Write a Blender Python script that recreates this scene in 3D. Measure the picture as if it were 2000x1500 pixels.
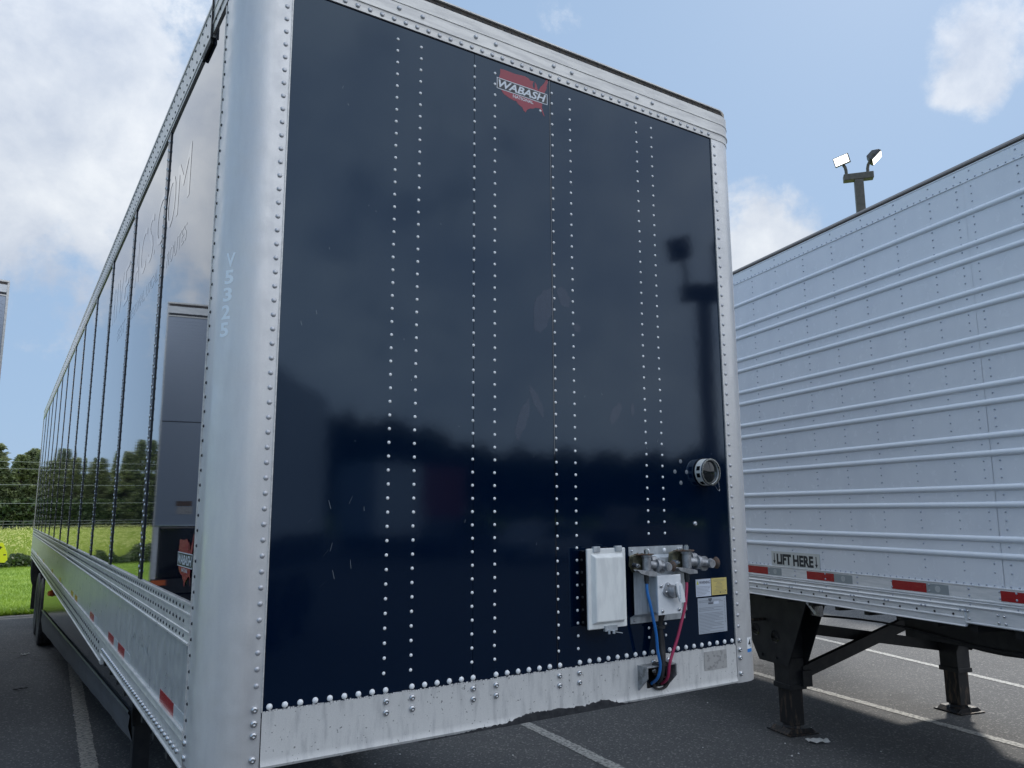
import bpy, math, random
from mathutils import Vector, Matrix
for o in list(bpy.data.objects): bpy.data.objects.remove(o)
S = bpy.context.scene
COL = S.collection
R = math.radians

# ------------------------------------------------------------------ camera
cd = bpy.data.cameras.new('camera'); cam = bpy.data.objects.new('camera', cd); COL.objects.link(cam)
yaw, pitch, roll = .5771, .1619, -.0053
cy, sy, cp, sp, cr, sr = math.cos(yaw), math.sin(yaw), math.cos(pitch), math.sin(pitch), math.cos(roll), math.sin(roll)
fw = Vector((sy*cp, cy*cp, sp)); rt = Vector((cy, -sy, 0)); up = rt.cross(fw)
rr = rt*cr + up*sr; uu = -rt*sr + up*cr
m = Matrix((rr, uu, -fw)).transposed().to_4x4(); m.translation = (-1.860, -2.623, 2.011)
cam.matrix_world = m
cd.sensor_width = 36; cd.lens = 1511.4/2000*36; cd.clip_end = 3000; cd.clip_start = .05
S.camera = cam

# ------------------------------------------------------------------ sky, sun, exposure
SUN_AZ, SUN_EL = 64, 41
W = bpy.data.worlds.new('World'); S.world = W; W.use_nodes = True
nt = W.node_tree; N = nt.nodes; L = nt.links; N.clear()
def wn(t, **k):
    n = N.new(t)
    for a, v in k.items():
        if a.startswith('i_'): n.inputs[int(a[2:])].default_value = v
        else: setattr(n, a, v)
    return n
def wmath(op, a, b=None, c=None, clamp=False):
    n = wn('ShaderNodeMath', operation=op, use_clamp=clamp)
    for i, v in enumerate((a, b, c)):
        if v is None: continue
        if isinstance(v, (int, float)): n.inputs[i].default_value = v
        else: L.new(v, n.inputs[i])
    return n.outputs[0]
sky = wn('ShaderNodeTexSky', sky_type='NISHITA', sun_disc=False, sun_elevation=R(SUN_EL), sun_rotation=R(SUN_AZ),
         air_density=1.0, dust_density=.6, ozone_density=2.2)
tc = wn('ShaderNodeTexCoord'); dirn = tc.outputs['Generated']
def wnoise(scale, detail, rough, dist=0, vec=None):
    n = wn('ShaderNodeTexNoise'); n.inputs['Scale'].default_value = scale; n.inputs['Detail'].default_value = detail
    n.inputs['Roughness'].default_value = rough; n.inputs['Distortion'].default_value = dist
    L.new(vec or dirn, n.inputs['Vector']); return n.outputs['Fac']
def dvec(az, el): return (math.sin(R(az))*math.cos(R(el)), math.cos(R(az))*math.cos(R(el)), math.sin(R(el)))
def blob(az, el, r0, r1, amt):
    d = wn('ShaderNodeVectorMath', operation='DOT_PRODUCT'); L.new(dirn, d.inputs[0]); d.inputs[1].default_value = dvec(az, el)
    mr = wn('ShaderNodeMapRange', interpolation_type='SMOOTHSTEP')
    L.new(d.outputs['Value'], mr.inputs[0]); mr.inputs[1].default_value = math.cos(R(r1)); mr.inputs[2].default_value = math.cos(R(r0))
    mr.inputs[3].default_value = 0; mr.inputs[4].default_value = amt
    return mr.outputs[0]
# the clouds: a broad bank to the left (west), loose cumulus elsewhere, plus unseen cover added overhead for fill
n1 = wmath('ADD', wmath('MULTIPLY', wnoise(3.6, 10, .62, .15), .55), wmath('MULTIPLY', wnoise(13.0, 10, .66, .1), .45))
cov = wmath('ADD', n1, blob(-8, 30, 8, 32, .24))
cov = wmath('ADD', cov, blob(50.0, 18.0, 1.5, 8.5, .30))
cov = wmath('ADD', cov, blob(54.0, 14.0, 1.0, 6.0, .16))
cov = wmath('ADD', cov, blob(66.0, 28, .5, 5.0, .24))
cov = wmath('ADD', cov, blob(65.5, 24.5, .3, 3.0, .12))
cov = wmath('ADD', cov, blob(37.0, 35.0, .4, 3.2, .20))
cov = wmath('ADD', cov, blob(38, 40, 8, 34, -.20))
cov = wmath('ADD', cov, blob(66, 17, 3, 10, -.14))
cov = wmath('ADD', cov, blob(0, 90, 5, 50, .10))
cov = wmath('ADD', cov, blob(-3, 4, 5, 17, -.16))
cov = wmath('ADD', cov, blob(142, 40, 26, 62, .22))
mr = wn('ShaderNodeMapRange', interpolation_type='SMOOTHSTEP'); L.new(cov, mr.inputs[0])
mr.inputs[1].default_value = .525; mr.inputs[2].default_value = .685; mr.inputs[3].default_value = 0; mr.inputs[4].default_value = .93
n2 = wnoise(8.5, 8, .62, .15); n3 = wnoise(3.1, 5, .5, .1)
shade = wmath('ADD', wmath('MULTIPLY', n2, .55), wmath('MULTIPLY', n3, .45))
cr_ = wn('ShaderNodeValToRGB'); L.new(shade, cr_.inputs[0])
e = cr_.color_ramp.elements; e[0].position = .38; e[0].color = (.56, .635, .77, 1); e[1].position = .62; e[1].color = (.96, 1.0, 1.05, 1)
csc = wn('ShaderNodeVectorMath', operation='SCALE'); L.new(cr_.outputs[0], csc.inputs[0]); L.new(wmath('MULTIPLY', wmath('ADD', blob(205, 55, 25, 110, 1.0), 1.0), 6.5), csc.inputs['Scale'])  # unseen clouds above and behind brightened to add ambient fill light
# thin high haze that pales the blue
haze = wn('ShaderNodeMix', data_type='RGBA'); L.new(sky.outputs[0], haze.inputs[6]); haze.inputs[7].default_value = (2.65, 3.8, 5.45, 1)
sep = wn('ShaderNodeSeparateXYZ'); L.new(dirn, sep.inputs[0])
hz = wn('ShaderNodeMapRange'); L.new(sep.outputs[2], hz.inputs[0]); hz.inputs[1].default_value = 0; hz.inputs[2].default_value = .9
hz.inputs[3].default_value = .92; hz.inputs[4].default_value = .85; L.new(hz.outputs[0], haze.inputs[0])
cm = wn('ShaderNodeMix', data_type='RGBA'); L.new(mr.outputs[0], cm.inputs[0]); L.new(haze.outputs[2], cm.inputs[6]); L.new(csc.outputs[0], cm.inputs[7])
bg = wn('ShaderNodeBackground'); bg.inputs[1].default_value = .1; L.new(cm.outputs[2], bg.inputs[0])
wo = wn('ShaderNodeOutputWorld'); L.new(bg.outputs[0], wo.inputs[0])
sl = bpy.data.lights.new('sun', 'SUN'); sl.energy = 2.6; sl.angle = R(4); sl.color = (1, .95, .87)
so = bpy.data.objects.new('sun', sl); COL.objects.link(so)
so.rotation_euler = Vector(dvec(SUN_AZ, SUN_EL)).to_track_quat('Z', 'Y').to_euler()
S.render.engine = 'CYCLES'
S.view_settings.view_transform = 'Standard'; S.view_settings.look = 'None'; S.view_settings.gamma = 1
S.view_settings.use_curve_mapping = False; S.view_settings.exposure = .46

# ------------------------------------------------------------------ materials
MATS = {}
def mat(name, col, rough=.5, metal=0, col2=None, ns=8, nlo=.4, nhi=.6, bump=0, bs=60, bdist=.002, streak=None, spec=.5,
        emit=None, coat=0, rvar=0, specks=None, fine=0, detail=6):
    m = bpy.data.materials.new(name); m.use_nodes = True; t = m.node_tree; b = t.nodes['Principled BSDF']
    b.inputs['Base Color'].default_value = (*col, 1); b.inputs['Roughness'].default_value = rough
    b.inputs['Metallic'].default_value = metal; b.inputs['Specular IOR Level'].default_value = spec
    b.inputs['Coat Weight'].default_value = coat; b.inputs['Coat Roughness'].default_value = .03
    tc = t.nodes.new('ShaderNodeTexCoord'); co = tc.outputs['Object']
    def noise(scale, d=6, r=.6, vec=None):
        n = t.nodes.new('ShaderNodeTexNoise'); n.inputs['Scale'].default_value = scale; n.inputs['Detail'].default_value = d
        n.inputs['Roughness'].default_value = r; t.links.new(vec or co, n.inputs['Vector']); return n.outputs['Fac']
    def ramp(f, lo, hi, a=0, b_=1):
        n = t.nodes.new('ShaderNodeMapRange'); n.interpolation_type = 'SMOOTHSTEP'; t.links.new(f, n.inputs[0])
        n.inputs[1].default_value = lo; n.inputs[2].default_value = hi; n.inputs[3].default_value = a; n.inputs[4].default_value = b_
        return n.outputs[0]
    def mixc(f, a, bcol):
        n = t.nodes.new('ShaderNodeMix'); n.data_type = 'RGBA'; t.links.new(f, n.inputs[0])
        if isinstance(a, tuple): n.inputs[6].default_value = (*a, 1)
        else: t.links.new(a, n.inputs[6])
        if isinstance(bcol, tuple): n.inputs[7].default_value = (*bcol, 1)
        else: t.links.new(bcol, n.inputs[7])
        return n.outputs[2]
    cur = col
    if col2:
        vec = None
        if streak:
            mp = t.nodes.new('ShaderNodeMapping'); mp.inputs['Scale'].default_value = streak; t.links.new(co, mp.inputs[0]); vec = mp.outputs[0]
        cur = mixc(ramp(noise(ns, detail, .62, vec), nlo, nhi), col, col2)
    if fine:
        f = ramp(noise(900, 2, .5), .35, .65, 1-fine, 1+fine)
        n = t.nodes.new('ShaderNodeVectorMath'); n.operation = 'SCALE'
        if isinstance(cur, tuple): n.inputs[0].default_value = cur
        else: t.links.new(cur, n.inputs[0])
        t.links.new(f, n.inputs['Scale']); cur = n.outputs[0]
    if specks:
        sc, th, scol = specks
        cur = mixc(ramp(noise(sc, 2, .5), th, th+.03), cur, scol)
    if not isinstance(cur, tuple): t.links.new(cur, b.inputs['Base Color'])
    if rvar:
        t.links.new(ramp(noise(14, 6, .65), .3, .7, max(0, rough-rvar), rough+rvar), b.inputs['Roughness'])
    if bump:
        bn = t.nodes.new('ShaderNodeBump'); bn.inputs['Strength'].default_value = bump; bn.inputs['Distance'].default_value = bdist
        t.links.new(noise(bs, 5, .6), bn.inputs['Height']); t.links.new(bn.outputs[0], b.inputs['Normal'])
    if emit:
        b.inputs['Emission Color'].default_value = (*emit[:3], 1); b.inputs['Emission Strength'].default_value = emit[3]
    MATS[name] = m
    return m
NAVY = mat('navy gloss paint', (.0001, .0056, .0215), .07, col2=(.0020, .0085, .0275), ns=4, nlo=.52, nhi=.95, streak=(11, 11, .45), bump=.16, bs=1.3, bdist=.004)
NAVYS = mat('navy gloss side paint', (.003, .006, .015), .03, col2=(.004, .008, .019), ns=1.0, bump=.14, bs=1.3, bdist=.004)
GHOST = mat('navy paint where lettering was', (.003, .007, .017), .05, coat=.75)
for m_, io in ((NAVY, 1.58), (NAVYS, 1.7)):
    b_ = m_.node_tree.nodes['Principled BSDF']; b_.inputs['IOR'].default_value = io; b_.inputs['Coat Weight'].default_value = 0 if m_ is NAVY else .45; b_.inputs['Specular Tint'].default_value = (.56, .76, .98, 1) if m_ is NAVY else (.74, .86, 1, 1); b_.inputs['Coat Roughness'].default_value = .03
SMEAR = mat('dried water smear', (.006, .014, .034), .09, col2=(.002, .009, .028), ns=30)
ALU = mat('weathered aluminium post', (.70, .695, .69), .42, .5, col2=(.61, .61, .62), ns=5, nlo=.25, nhi=.75, streak=(3, 3, .5), bump=.12, bs=420, bdist=.0008, rvar=.08, fine=.07)
ALUR = mat('white weathered rail aluminium', (.71, .695, .67), .42, .35, col2=(.56, .55, .54), ns=9, nlo=.38, nhi=.66, streak=(.6, 1, 5), bump=.12, bs=300, bdist=.0008, fine=.08)
ALUB = mat('stained bottom rail aluminium', (.68, .675, .665), .48, .25, col2=(.52, .52, .52), ns=7, nlo=.45, nhi=.72, streak=(5, 5, 1), bump=.15, bs=260, bdist=.001, specks=(95, .69, (.25, .25, .25)), fine=.08)
ALUS = mat('scuffed side plate aluminium', (.69, .705, .71), .33, .5, col2=(.60, .62, .64), ns=3, nlo=.3, nhi=.7, streak=(1, 4, .5), bump=.08, bs=200, bdist=.0006, rvar=.06)
GALV = mat('galvanised plate', (.58, .62, .66), .38, .6, col2=(.46, .50, .54), ns=14, rvar=.1, streak=(3, 3, .7))
BROWN = mat('brown roof gasket', (.085, .07, .06), .7, col2=(.05, .042, .038), ns=20)
BRK = mat('worn steel bracket', (.36, .37, .385), .5, .4, col2=(.20, .205, .21), ns=30)
LABW = mat('bright white label', (.86, .88, .90), .4)
TRIM = mat('taupe edge trim', (.27, .25, .245), .5, .2)
RIV = mat('painted rivet', (.88, .89, .90), .32, 0)
RIVD = mat('dull post rivet', (.50, .51, .54), .42, .6)
SCREW = mat('steel screw', (.55, .56, .58), .25, .95)
DARKR = mat('dark rivet head', (.03, .033, .04), .5, .3)
BLK = mat('black rubber', (.012, .012, .014), .6, col2=(.03, .03, .032), ns=12, rvar=.1)
BLKG = mat('black gloss', (.004, .005, .007), .06)
STEEL = mat('black painted steel', (.010, .012, .016), .5, .1, col2=(.022, .023, .026), ns=8, bump=.2, bs=90)
RUSTLEG = mat('greasy rusty steel', (.012, .013, .016), .55, .2, col2=(.12, .085, .06), ns=7, nlo=.48, nhi=.70, streak=(4, 4, .8))
RUST = mat('rust', (.16, .095, .065), .8, col2=(.10, .085, .075), ns=60)
OLIVE = mat('dirty olive zinc', (.19, .18, .12), .5, .5, col2=(.10, .095, .07), ns=50)
CAST = mat('cast aluminium', (.42, .43, .45), .42, .6, col2=(.27, .28, .30), ns=45, bump=.3, bs=300)
WPLAST = mat('off white plastic lid', (.84, .85, .83), .38, col2=(.74, .75, .74), ns=6, streak=(4, 4, 1))
JBOX = mat('grey junction box enamel', (.80, .81, .83), .35, col2=(.72, .74, .77), ns=10)
BLUE = mat('blue air hose', (.02, .16, .48), .35)
REDH = mat('faded red air hose', (.42, .035, .10), .4)
SMEAR.node_tree.nodes['Principled BSDF'].inputs['Specular Tint'].default_value = (.66, .80, 1, 1); SMEAR.node_tree.nodes['Principled BSDF'].inputs['IOR'].default_value = 1.6
REDT = mat('red reflective tape', (.40, .012, .016), .25, col2=(.30, .01, .014), ns=300)
WHT = mat('white reflective tape', (.52, .55, .56), .3, col2=(.44, .47, .48), ns=200)
GREYT = mat('grey reflective tape', (.30, .34, .36), .3)
DECR = mat('maroon decal', (.30, .022, .05), .25)
DECW = mat('white decal', (.66, .70, .76), .3)
DECK = mat('dark decal', (.008, .012, .022), .3)
STEN = mat('pale blue stencil paint', (.84, .93, 1.0), .8)
PAPER = mat('paper label', (.60, .65, .75), .45)
SILV = mat('silver label', (.42, .46, .52), .4)
INK = mat('label print', (.10, .11, .14), .5)
YEL = mat('yellow label', (.62, .50, .17), .45)
LIME = mat('lime triangle', (.55, .60, .10), .45)
LBLUE = mat('bright blue label', (.02, .22, .65), .4)
RESID = mat('glue residue', (.40, .39, .38), .7, col2=(.27, .265, .26), ns=45, nlo=.5, nhi=.6)
PEEL = mat('peeling black coating', (.018, .02, .026), .45, col2=(.035, .037, .042), ns=25, bump=.6, bs=70, bdist=.004)
WHITE = mat('white trailer skin', (.80, .84, .905), .24, .0, col2=(.745, .785, .855), ns=2.4, nlo=.35, nhi=.75, streak=(1, 1.6, .7), bump=.24, bs=3.0, bdist=.004, rvar=.05)
WRAIL = mat('white trailer rail', (.82, .83, .85), .35, .15, col2=(.72, .74, .76), ns=12, streak=(1, .4, 3))
WPAINT = mat('white rib paint', (.82, .87, .94), .22)
SKIRT = mat('dark glossy skirt panel', (.050, .056, .064), .14, bump=.1, bs=2, bdist=.003)
SKIRTR = mat('skirt rubber edge', (.110, .118, .130), .38, col2=(.085, .092, .102), ns=4)
AMBER = mat('amber lamp', (.75, .16, .04), .25, coat=.5)
REDL = mat('red lamp', (.5, .02, .02), .25, coat=.5)
GLASS = mat('dark lens', (.006, .010, .013), .10)
HOLE = mat('sealed bolt hole', (.16, .18, .21), .4)
CHROME = mat('chrome ring', (.75, .78, .8), .12, 1)
DIAM = mat('diamond plate aluminium', (.30, .345, .42), .38, .7)
POLEM = mat('weathered bronze pole', (.085, .08, .07), .55, .2, col2=(.11, .10, .09), ns=9)
LAMPB = mat('lamp housing', (.025, .026, .03), .4)
LAMPE = mat('lit lamp lens', (1, .97, .9), .3, emit=(1, .95, .86, 3.2))
LIT = mat('scrap paper', (.62, .62, .6), .7)
SIGNY = mat('safety yellow sign', (.80, .78, .02), .5)
SIGNB = mat('sign black', (.02, .02, .02), .5)
TRUNK = mat('bark', (.07, .055, .04), .9, col2=(.04, .03, .025), ns=6, bump=.5, bs=20, bdist=.02)
WIREM = mat('pale wire', (.34, .36, .38), .4, .3)
def leafmat(name, a, b, sc, trans=.25):
    m = mat(name, a, .55, col2=b, ns=sc, nlo=.35, nhi=.65)
    t = m.node_tree; pb = t.nodes['Principled BSDF']; out = t.nodes['Material Output']
    tr = t.nodes.new('ShaderNodeBsdfTranslucent'); mx = t.nodes.new('ShaderNodeMixShader'); mx.inputs[0].default_value = trans
    src = pb.inputs['Base Color'].links[0].from_socket; t.links.new(src, tr.inputs[0])
    t.links.new(pb.outputs[0], mx.inputs[1]); t.links.new(tr.outputs[0], mx.inputs[2]); t.links.new(mx.outputs[0], out.inputs[0])
    return m
CEDAR = leafmat('cedar foliage', (.13, .165, .085), (.25, .28, .135), .9)
WOODF = leafmat('distant wood foliage', (.035, .055, .025), (.06, .085, .03), .3)
HEDGEM = leafmat('bramble foliage', (.035, .065, .022), (.08, .12, .035), 1.3)
BLADE = leafmat('lawn blades', (.17, .28, .022), (.29, .41, .05), .5, .35)
TALL = leafmat('tall meadow grass', (.24, .34, .04), (.40, .47, .10), .35, .35)
SEED = mat('seed heads', (.60, .62, .22), .7)
LAWN = mat('mown grass', (.15, .26, .022), .9, col2=(.25, .37, .045), ns=1.6, nlo=.35, nhi=.65, bump=.8, bs=40, bdist=.03)
FIELD = mat('meadow', (.22, .31, .04), .9, col2=(.34, .42, .08), ns=.35, nlo=.35, nhi=.65, bump=.8, bs=8, bdist=.08)
def asphalt(name='asphalt', k=1.0):
    m = bpy.data.materials.new(name); m.use_nodes = True; t = m.node_tree; b = t.nodes['Principled BSDF']; nn = t.nodes; ll = t.links
    co = nn.new('ShaderNodeTexCoord').outputs['Object']
    def noise(s, d, r=.6):
        n = nn.new('ShaderNodeTexNoise'); n.inputs['Scale'].default_value = s; n.inputs['Detail'].default_value = d; n.inputs['Roughness'].default_value = r
        ll.new(co, n.inputs['Vector']); return n.outputs['Fac']
    def mix(f, a, c):
        n = nn.new('ShaderNodeMix'); n.data_type = 'RGBA'; ll.new(f, n.inputs[0])
        for i, v in ((6, a), (7, c)):
            if isinstance(v, tuple): n.inputs[i].default_value = (*v, 1)
            else: ll.new(v, n.inputs[i])
        return n.outputs[2]
    def ramp(f, lo, hi, a=0, c=1):
        n = nn.new('ShaderNodeMapRange'); ll.new(f, n.inputs[0]); n.inputs[1].default_value = lo; n.inputs[2].default_value = hi
        n.inputs[3].default_value = a; n.inputs[4].default_value = c; return n.outputs[0]
    v = nn.new('ShaderNodeTexVoronoi'); v.inputs['Scale'].default_value = 70; ll.new(co, v.inputs['Vector'])
    base = mix(ramp(noise(.9, 7), .3, .7), (.100, .103, .108), (.145, .146, .147))
    base = mix(ramp(noise(70, 4, .75), .35, .68), base, (.042, .044, .048))
    sepc = nn.new('ShaderNodeSeparateColor'); ll.new(v.outputs['Color'], sepc.inputs[0])
    base = mix(ramp(sepc.outputs[0], .86, .97, 0, .8), base, (.25, .245, .235))
    base = mix(ramp(noise(4, 8, .7), .60, .72, 0, .5), base, (.06, .06, .064))
    # cracks: the edges of large warped cells, kept only in patches
    w = nn.new('ShaderNodeTexNoise'); w.inputs['Scale'].default_value = 1.7; w.inputs['Detail'].default_value = 7; ll.new(co, w.inputs['Vector'])
    vm = nn.new('ShaderNodeVectorMath'); vm.operation = 'MULTIPLY_ADD'; ll.new(w.outputs['Color'], vm.inputs[0]); vm.inputs[1].default_value = (.9, .9, 0); ll.new(co, vm.inputs[2])
    cv = nn.new('ShaderNodeTexVoronoi'); cv.feature = 'DISTANCE_TO_EDGE'; cv.inputs['Scale'].default_value = .38; ll.new(vm.outputs[0], cv.inputs['Vector'])
    ck = ramp(cv.outputs['Distance'], .0, .006, .75, 0); pm_ = ramp(noise(.35, 2), .48, .56)
    mu = nn.new('ShaderNodeMath'); mu.operation = 'MULTIPLY'; ll.new(ck, mu.inputs[0]); ll.new(pm_, mu.inputs[1])
    base = mix(mu.outputs[0], base, (.03, .03, .032))
    base = mix(ramp(noise(1.3, 3, .45), .66, .74, 0, .45), base, (.05, .05, .052))
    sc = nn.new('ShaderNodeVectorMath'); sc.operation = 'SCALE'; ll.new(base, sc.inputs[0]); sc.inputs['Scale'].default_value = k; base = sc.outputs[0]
    ll.new(base, b.inputs['Base Color']); b.inputs['Roughness'].default_value = .82; b.inputs['Specular IOR Level'].default_value = .35
    bn = nn.new('ShaderNodeBump'); bn.inputs['Strength'].default_value = .9; bn.inputs['Distance'].default_value = .006
    ll.new(noise(110, 3, .7), bn.inputs['Height']); ll.new(bn.outputs[0], b.inputs['Normal'])
    return m
ASPH = asphalt(); DARKASPH = asphalt('darkened asphalt', .38)  # second copy darkened for the unseen ground that the nose mirrors
def linemat(name, c):
    m = mat(name, c, .75, col2=(.15, .15, .152), ns=34, nlo=.44, nhi=.60, bump=.6, bs=110, bdist=.005, detail=8)
    return m
LINEM = linemat('worn white line paint', (.40, .40, .375)); LINEB = linemat('worn tan line paint', (.40, .37, .32))

# ------------------------------------------------------------------ mesh helpers
class MB:
    def __init__(s): s.v = []; s.f = []; s.m = []; s.mi = 0
    def add(s, vs, fs):
        o = len(s.v); s.v += [tuple(p) for p in vs]; s.f += [tuple(i+o for i in f) for f in fs]; s.m += [s.mi]*len(fs)
    def box(s, x0, y0, z0, x1, y1, z1):
        s.add([(x0,y0,z0),(x1,y0,z0),(x1,y1,z0),(x0,y1,z0),(x0,y0,z1),(x1,y0,z1),(x1,y1,z1),(x0,y1,z1)],
              [(0,3,2,1),(4,5,6,7),(0,1,5,4),(1,2,6,5),(2,3,7,6),(3,0,4,7)]); return s
    def obox(s, c, ax, ay, az):
        c, ax, ay, az = map(Vector, (c, ax, ay, az))
        P = [c+sx*ax+sy_*ay+sz*az for sz in (-1, 1) for sx, sy_ in ((-1,-1),(1,-1),(1,1),(-1,1))]
        s.add(P, [(0,3,2,1),(4,5,6,7),(0,1,5,4),(1,2,6,5),(2,3,7,6),(3,0,4,7)]); return s
    def beam(s, a, b, w, h, upv=(0,0,1)):
        a, b = Vector(a), Vector(b); d = (b-a).normalized(); u = Vector(upv); r = d.cross(u).normalized(); u = r.cross(d)
        return s.obox((a+b)/2, r*w/2, (b-a)/2, u*h/2)
    def cyl(s, a, b, r, n=16, r2=None, cap=True):
        a, b = Vector(a), Vector(b); d = (b-a).normalized(); t = Vector((0,0,1)) if abs(d.z) < .9 else Vector((1,0,0))
        x = d.cross(t).normalized(); y = d.cross(x); r2 = r if r2 is None else r2
        A = [a+(x*math.cos(k*2*math.pi/n)+y*math.sin(k*2*math.pi/n))*r for k in range(n)]
        B = [b+(x*math.cos(k*2*math.pi/n)+y*math.sin(k*2*math.pi/n))*r2 for k in range(n)]
        f = [(k, k+n, (k+1)%n+n, (k+1)%n) for k in range(n)]
        if cap: f += [tuple(range(n)), tuple(range(2*n-1, n-1, -1))]
        s.add(A+B, f); return s
    def tube(s, pts, r, n=10):
        pts = [Vector(p) for p in pts]; vs = []; x = None
        for i, p in enumerate(pts):
            d = (pts[min(i+1, len(pts)-1)]-pts[max(i-1, 0)]).normalized()
            if x is None:
                t = Vector((0,0,1)) if abs(d.z) < .9 else Vector((1,0,0)); x = d.cross(t).normalized()
            x = (x-d*x.dot(d)).normalized(); y = d.cross(x)
            vs += [p+(x*math.cos(k*2*math.pi/n)+y*math.sin(k*2*math.pi/n))*r for k in range(n)]
        fs = [(i*n+k, i*n+(k+1)%n, (i+1)*n+(k+1)%n, (i+1)*n+k) for i in range(len(pts)-1) for k in range(n)]
        fs += [tuple(range(n-1, -1, -1)), tuple((len(pts)-1)*n+k for k in range(n))]
        s.add(vs, fs); return s
    def dome(s, p, nrm, r, h, n=12, rings=3, back=.002, flat=.0):
        p, d = Vector(p), Vector(nrm).normalized(); t = Vector((0,0,1)) if abs(d.z) < .9 else Vector((1,0,0))
        x = d.cross(t).normalized(); y = d.cross(x); vs = []
        prof = [(r, -back)]+[(r*math.cos(a*math.pi/2/rings), h*math.sin(a*math.pi/2/rings)) for a in range(rings)]
        if flat: prof = [(r, -back), (r, h*.35), (r*.8, h*.85), (r*.45, h), (r*.3, h), (r*.26, h*.45)]
        for (q, z) in prof: vs += [p+d*z+(x*math.cos(k*2*math.pi/n)+y*math.sin(k*2*math.pi/n))*q for k in range(n)]
        fs = [(i*n+k, i*n+(k+1)%n, (i+1)*n+(k+1)%n, (i+1)*n+k) for i in range(len(prof)-1) for k in range(n)]
        vs.append(p+d*(prof[-1][1] if flat else h)); q = len(prof)-1; fs += [(q*n+k, q*n+(k+1)%n, len(vs)-1) for k in range(n)]
        s.add(vs, fs); return s
    def lathe(s, c, axis, prof, n=24):
        c, d = Vector(c), Vector(axis).normalized(); t = Vector((0,0,1)) if abs(d.z) < .9 else Vector((1,0,0))
        x = d.cross(t).normalized(); y = d.cross(x); vs = []
        for (q, z) in prof: vs += [c+d*z+(x*math.cos(k*2*math.pi/n)+y*math.sin(k*2*math.pi/n))*q for k in range(n)]
        s.add(vs, [(i*n+k, i*n+(k+1)%n, (i+1)*n+(k+1)%n, (i+1)*n+k) for i in range(len(prof)-1) for k in range(n)]); return s
    def prism(s, poly, f0, f1):
        n = len(poly); s.add([f0(*p) for p in poly]+[f1(*p) for p in poly],
              [tuple(range(n)), tuple(range(2*n-1, n-1, -1))]+[(k, (k+1)%n, (k+1)%n+n, k+n) for k in range(n)]); return s
    def sweep(s, path, prof):
        # path: list of ((x,y),(nx,ny)); prof: closed list of (out, z)
        n = len(prof); vs = []
        for (p, q) in path: vs += [(p[0]+q[0]*o, p[1]+q[1]*o, z) for (o, z) in prof]
        fs = [(i*n+k, i*n+(k+1)%n, (i+1)*n+(k+1)%n, (i+1)*n+k) for i in range(len(path)-1) for k in range(n)]
        fs += [tuple(range(n-1, -1, -1)), tuple((len(path)-1)*n+k for k in range(n))]
        s.add(vs, fs); return s
def mesh(name, mb, mats):
    me = bpy.data.meshes.new(name); me.from_pydata(mb.v, [], mb.f); me.update()
    for m_ in (mats if isinstance(mats, (list, tuple)) else [mats]): me.materials.append(m_)
    if any(mb.m): me.polygons.foreach_set('material_index', mb.m)
    return me
def obj(name, mb, mats, parent=None, smooth=None, bevel=0, kind=None, label=None):
    me = mesh(name, mb, mats) if isinstance(mb, MB) else mb
    if smooth:
        me.polygons.foreach_set('use_smooth', [True]*len(me.polygons)); me.set_sharp_from_angle(angle=R(smooth))
    o = bpy.data.objects.new(name, me); COL.objects.link(o)
    if parent: o.parent = parent
    if bevel:
        b = o.modifiers.new('bevel', 'BEVEL'); b.width = bevel; b.segments = 2; b.limit_method = 'ANGLE'; b.angle_limit = R(40)
    if kind: o['kind'] = kind
    if label: o['label'] = label
    return o
def tag(o, label, cat, group=None):
    o['label'] = label; o['category'] = cat
    if group: o['group'] = group
    return o
def thing(name, label, cat, loc=(0,0,0), rz=0, group=None):
    o = bpy.data.objects.new(name, None); COL.objects.link(o); o.location = loc; o.rotation_euler = (0, 0, rz); o.empty_display_size = .2
    return tag(o, label, cat, group)
def B(name, a, mats, parent, **k): return obj(name, MB().box(*a), mats, parent, **k)
def text2d(s_, w, h, bold=.02, shear=0, cuts=0):
    c = bpy.data.curves.new('t', 'FONT'); c.body = s_; c.size = 1; c.offset = bold; c.shear = shear; c.resolution_u = 3
    o = bpy.data.objects.new('t', c); COL.objects.link(o); bpy.context.view_layer.update()
    me = bpy.data.meshes.new_from_object(o.evaluated_get(bpy.context.evaluated_depsgraph_get()))
    if cuts:      # slice into narrow strips so that it can follow a curved surface
        import bmesh
        b = bmesh.new(); b.from_mesh(me); xs = [v.co.x for v in b.verts]; lo, hi = min(xs), max(xs)
        for k in range(1, cuts): bmesh.ops.bisect_plane(b, geom=b.verts[:]+b.edges[:]+b.faces[:], plane_co=(lo+(hi-lo)*k/cuts, 0, 0), plane_no=(1, 0, 0))
        b.to_mesh(me); b.free()
    vs = [(v.co.x, v.co.y) for v in me.vertices]; fs = [tuple(p.vertices) for p in me.polygons]
    bpy.data.objects.remove(o); bpy.data.curves.remove(c); bpy.data.meshes.remove(me)
    x0, x1 = min(v[0] for v in vs), max(v[0] for v in vs); y0, y1 = min(v[1] for v in vs), max(v[1] for v in vs)
    return [((x-x0)/(x1-x0)*w, (y-y0)/(y1-y0)*h) for x, y in vs], fs
def text(mb, s_, w, h, f, **k):
    vs, fs = text2d(s_, w, h, **k); mb.add([f(*v) for v in vs], fs)
rnd = random.Random(7)

# ------------------------------------------------------------------ ground
def sheet(name, poly, z, m_, kind='structure', thick=0):
    mb = MB(); mb.add([(x, y, z) for x, y in poly], [tuple(range(len(poly)))]); return obj(name, mb, m_, kind=kind)
sheet('ground', [(-700, -500), (700, -500), (700, 900), (-700, 900)], -.03, FIELD)
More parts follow.
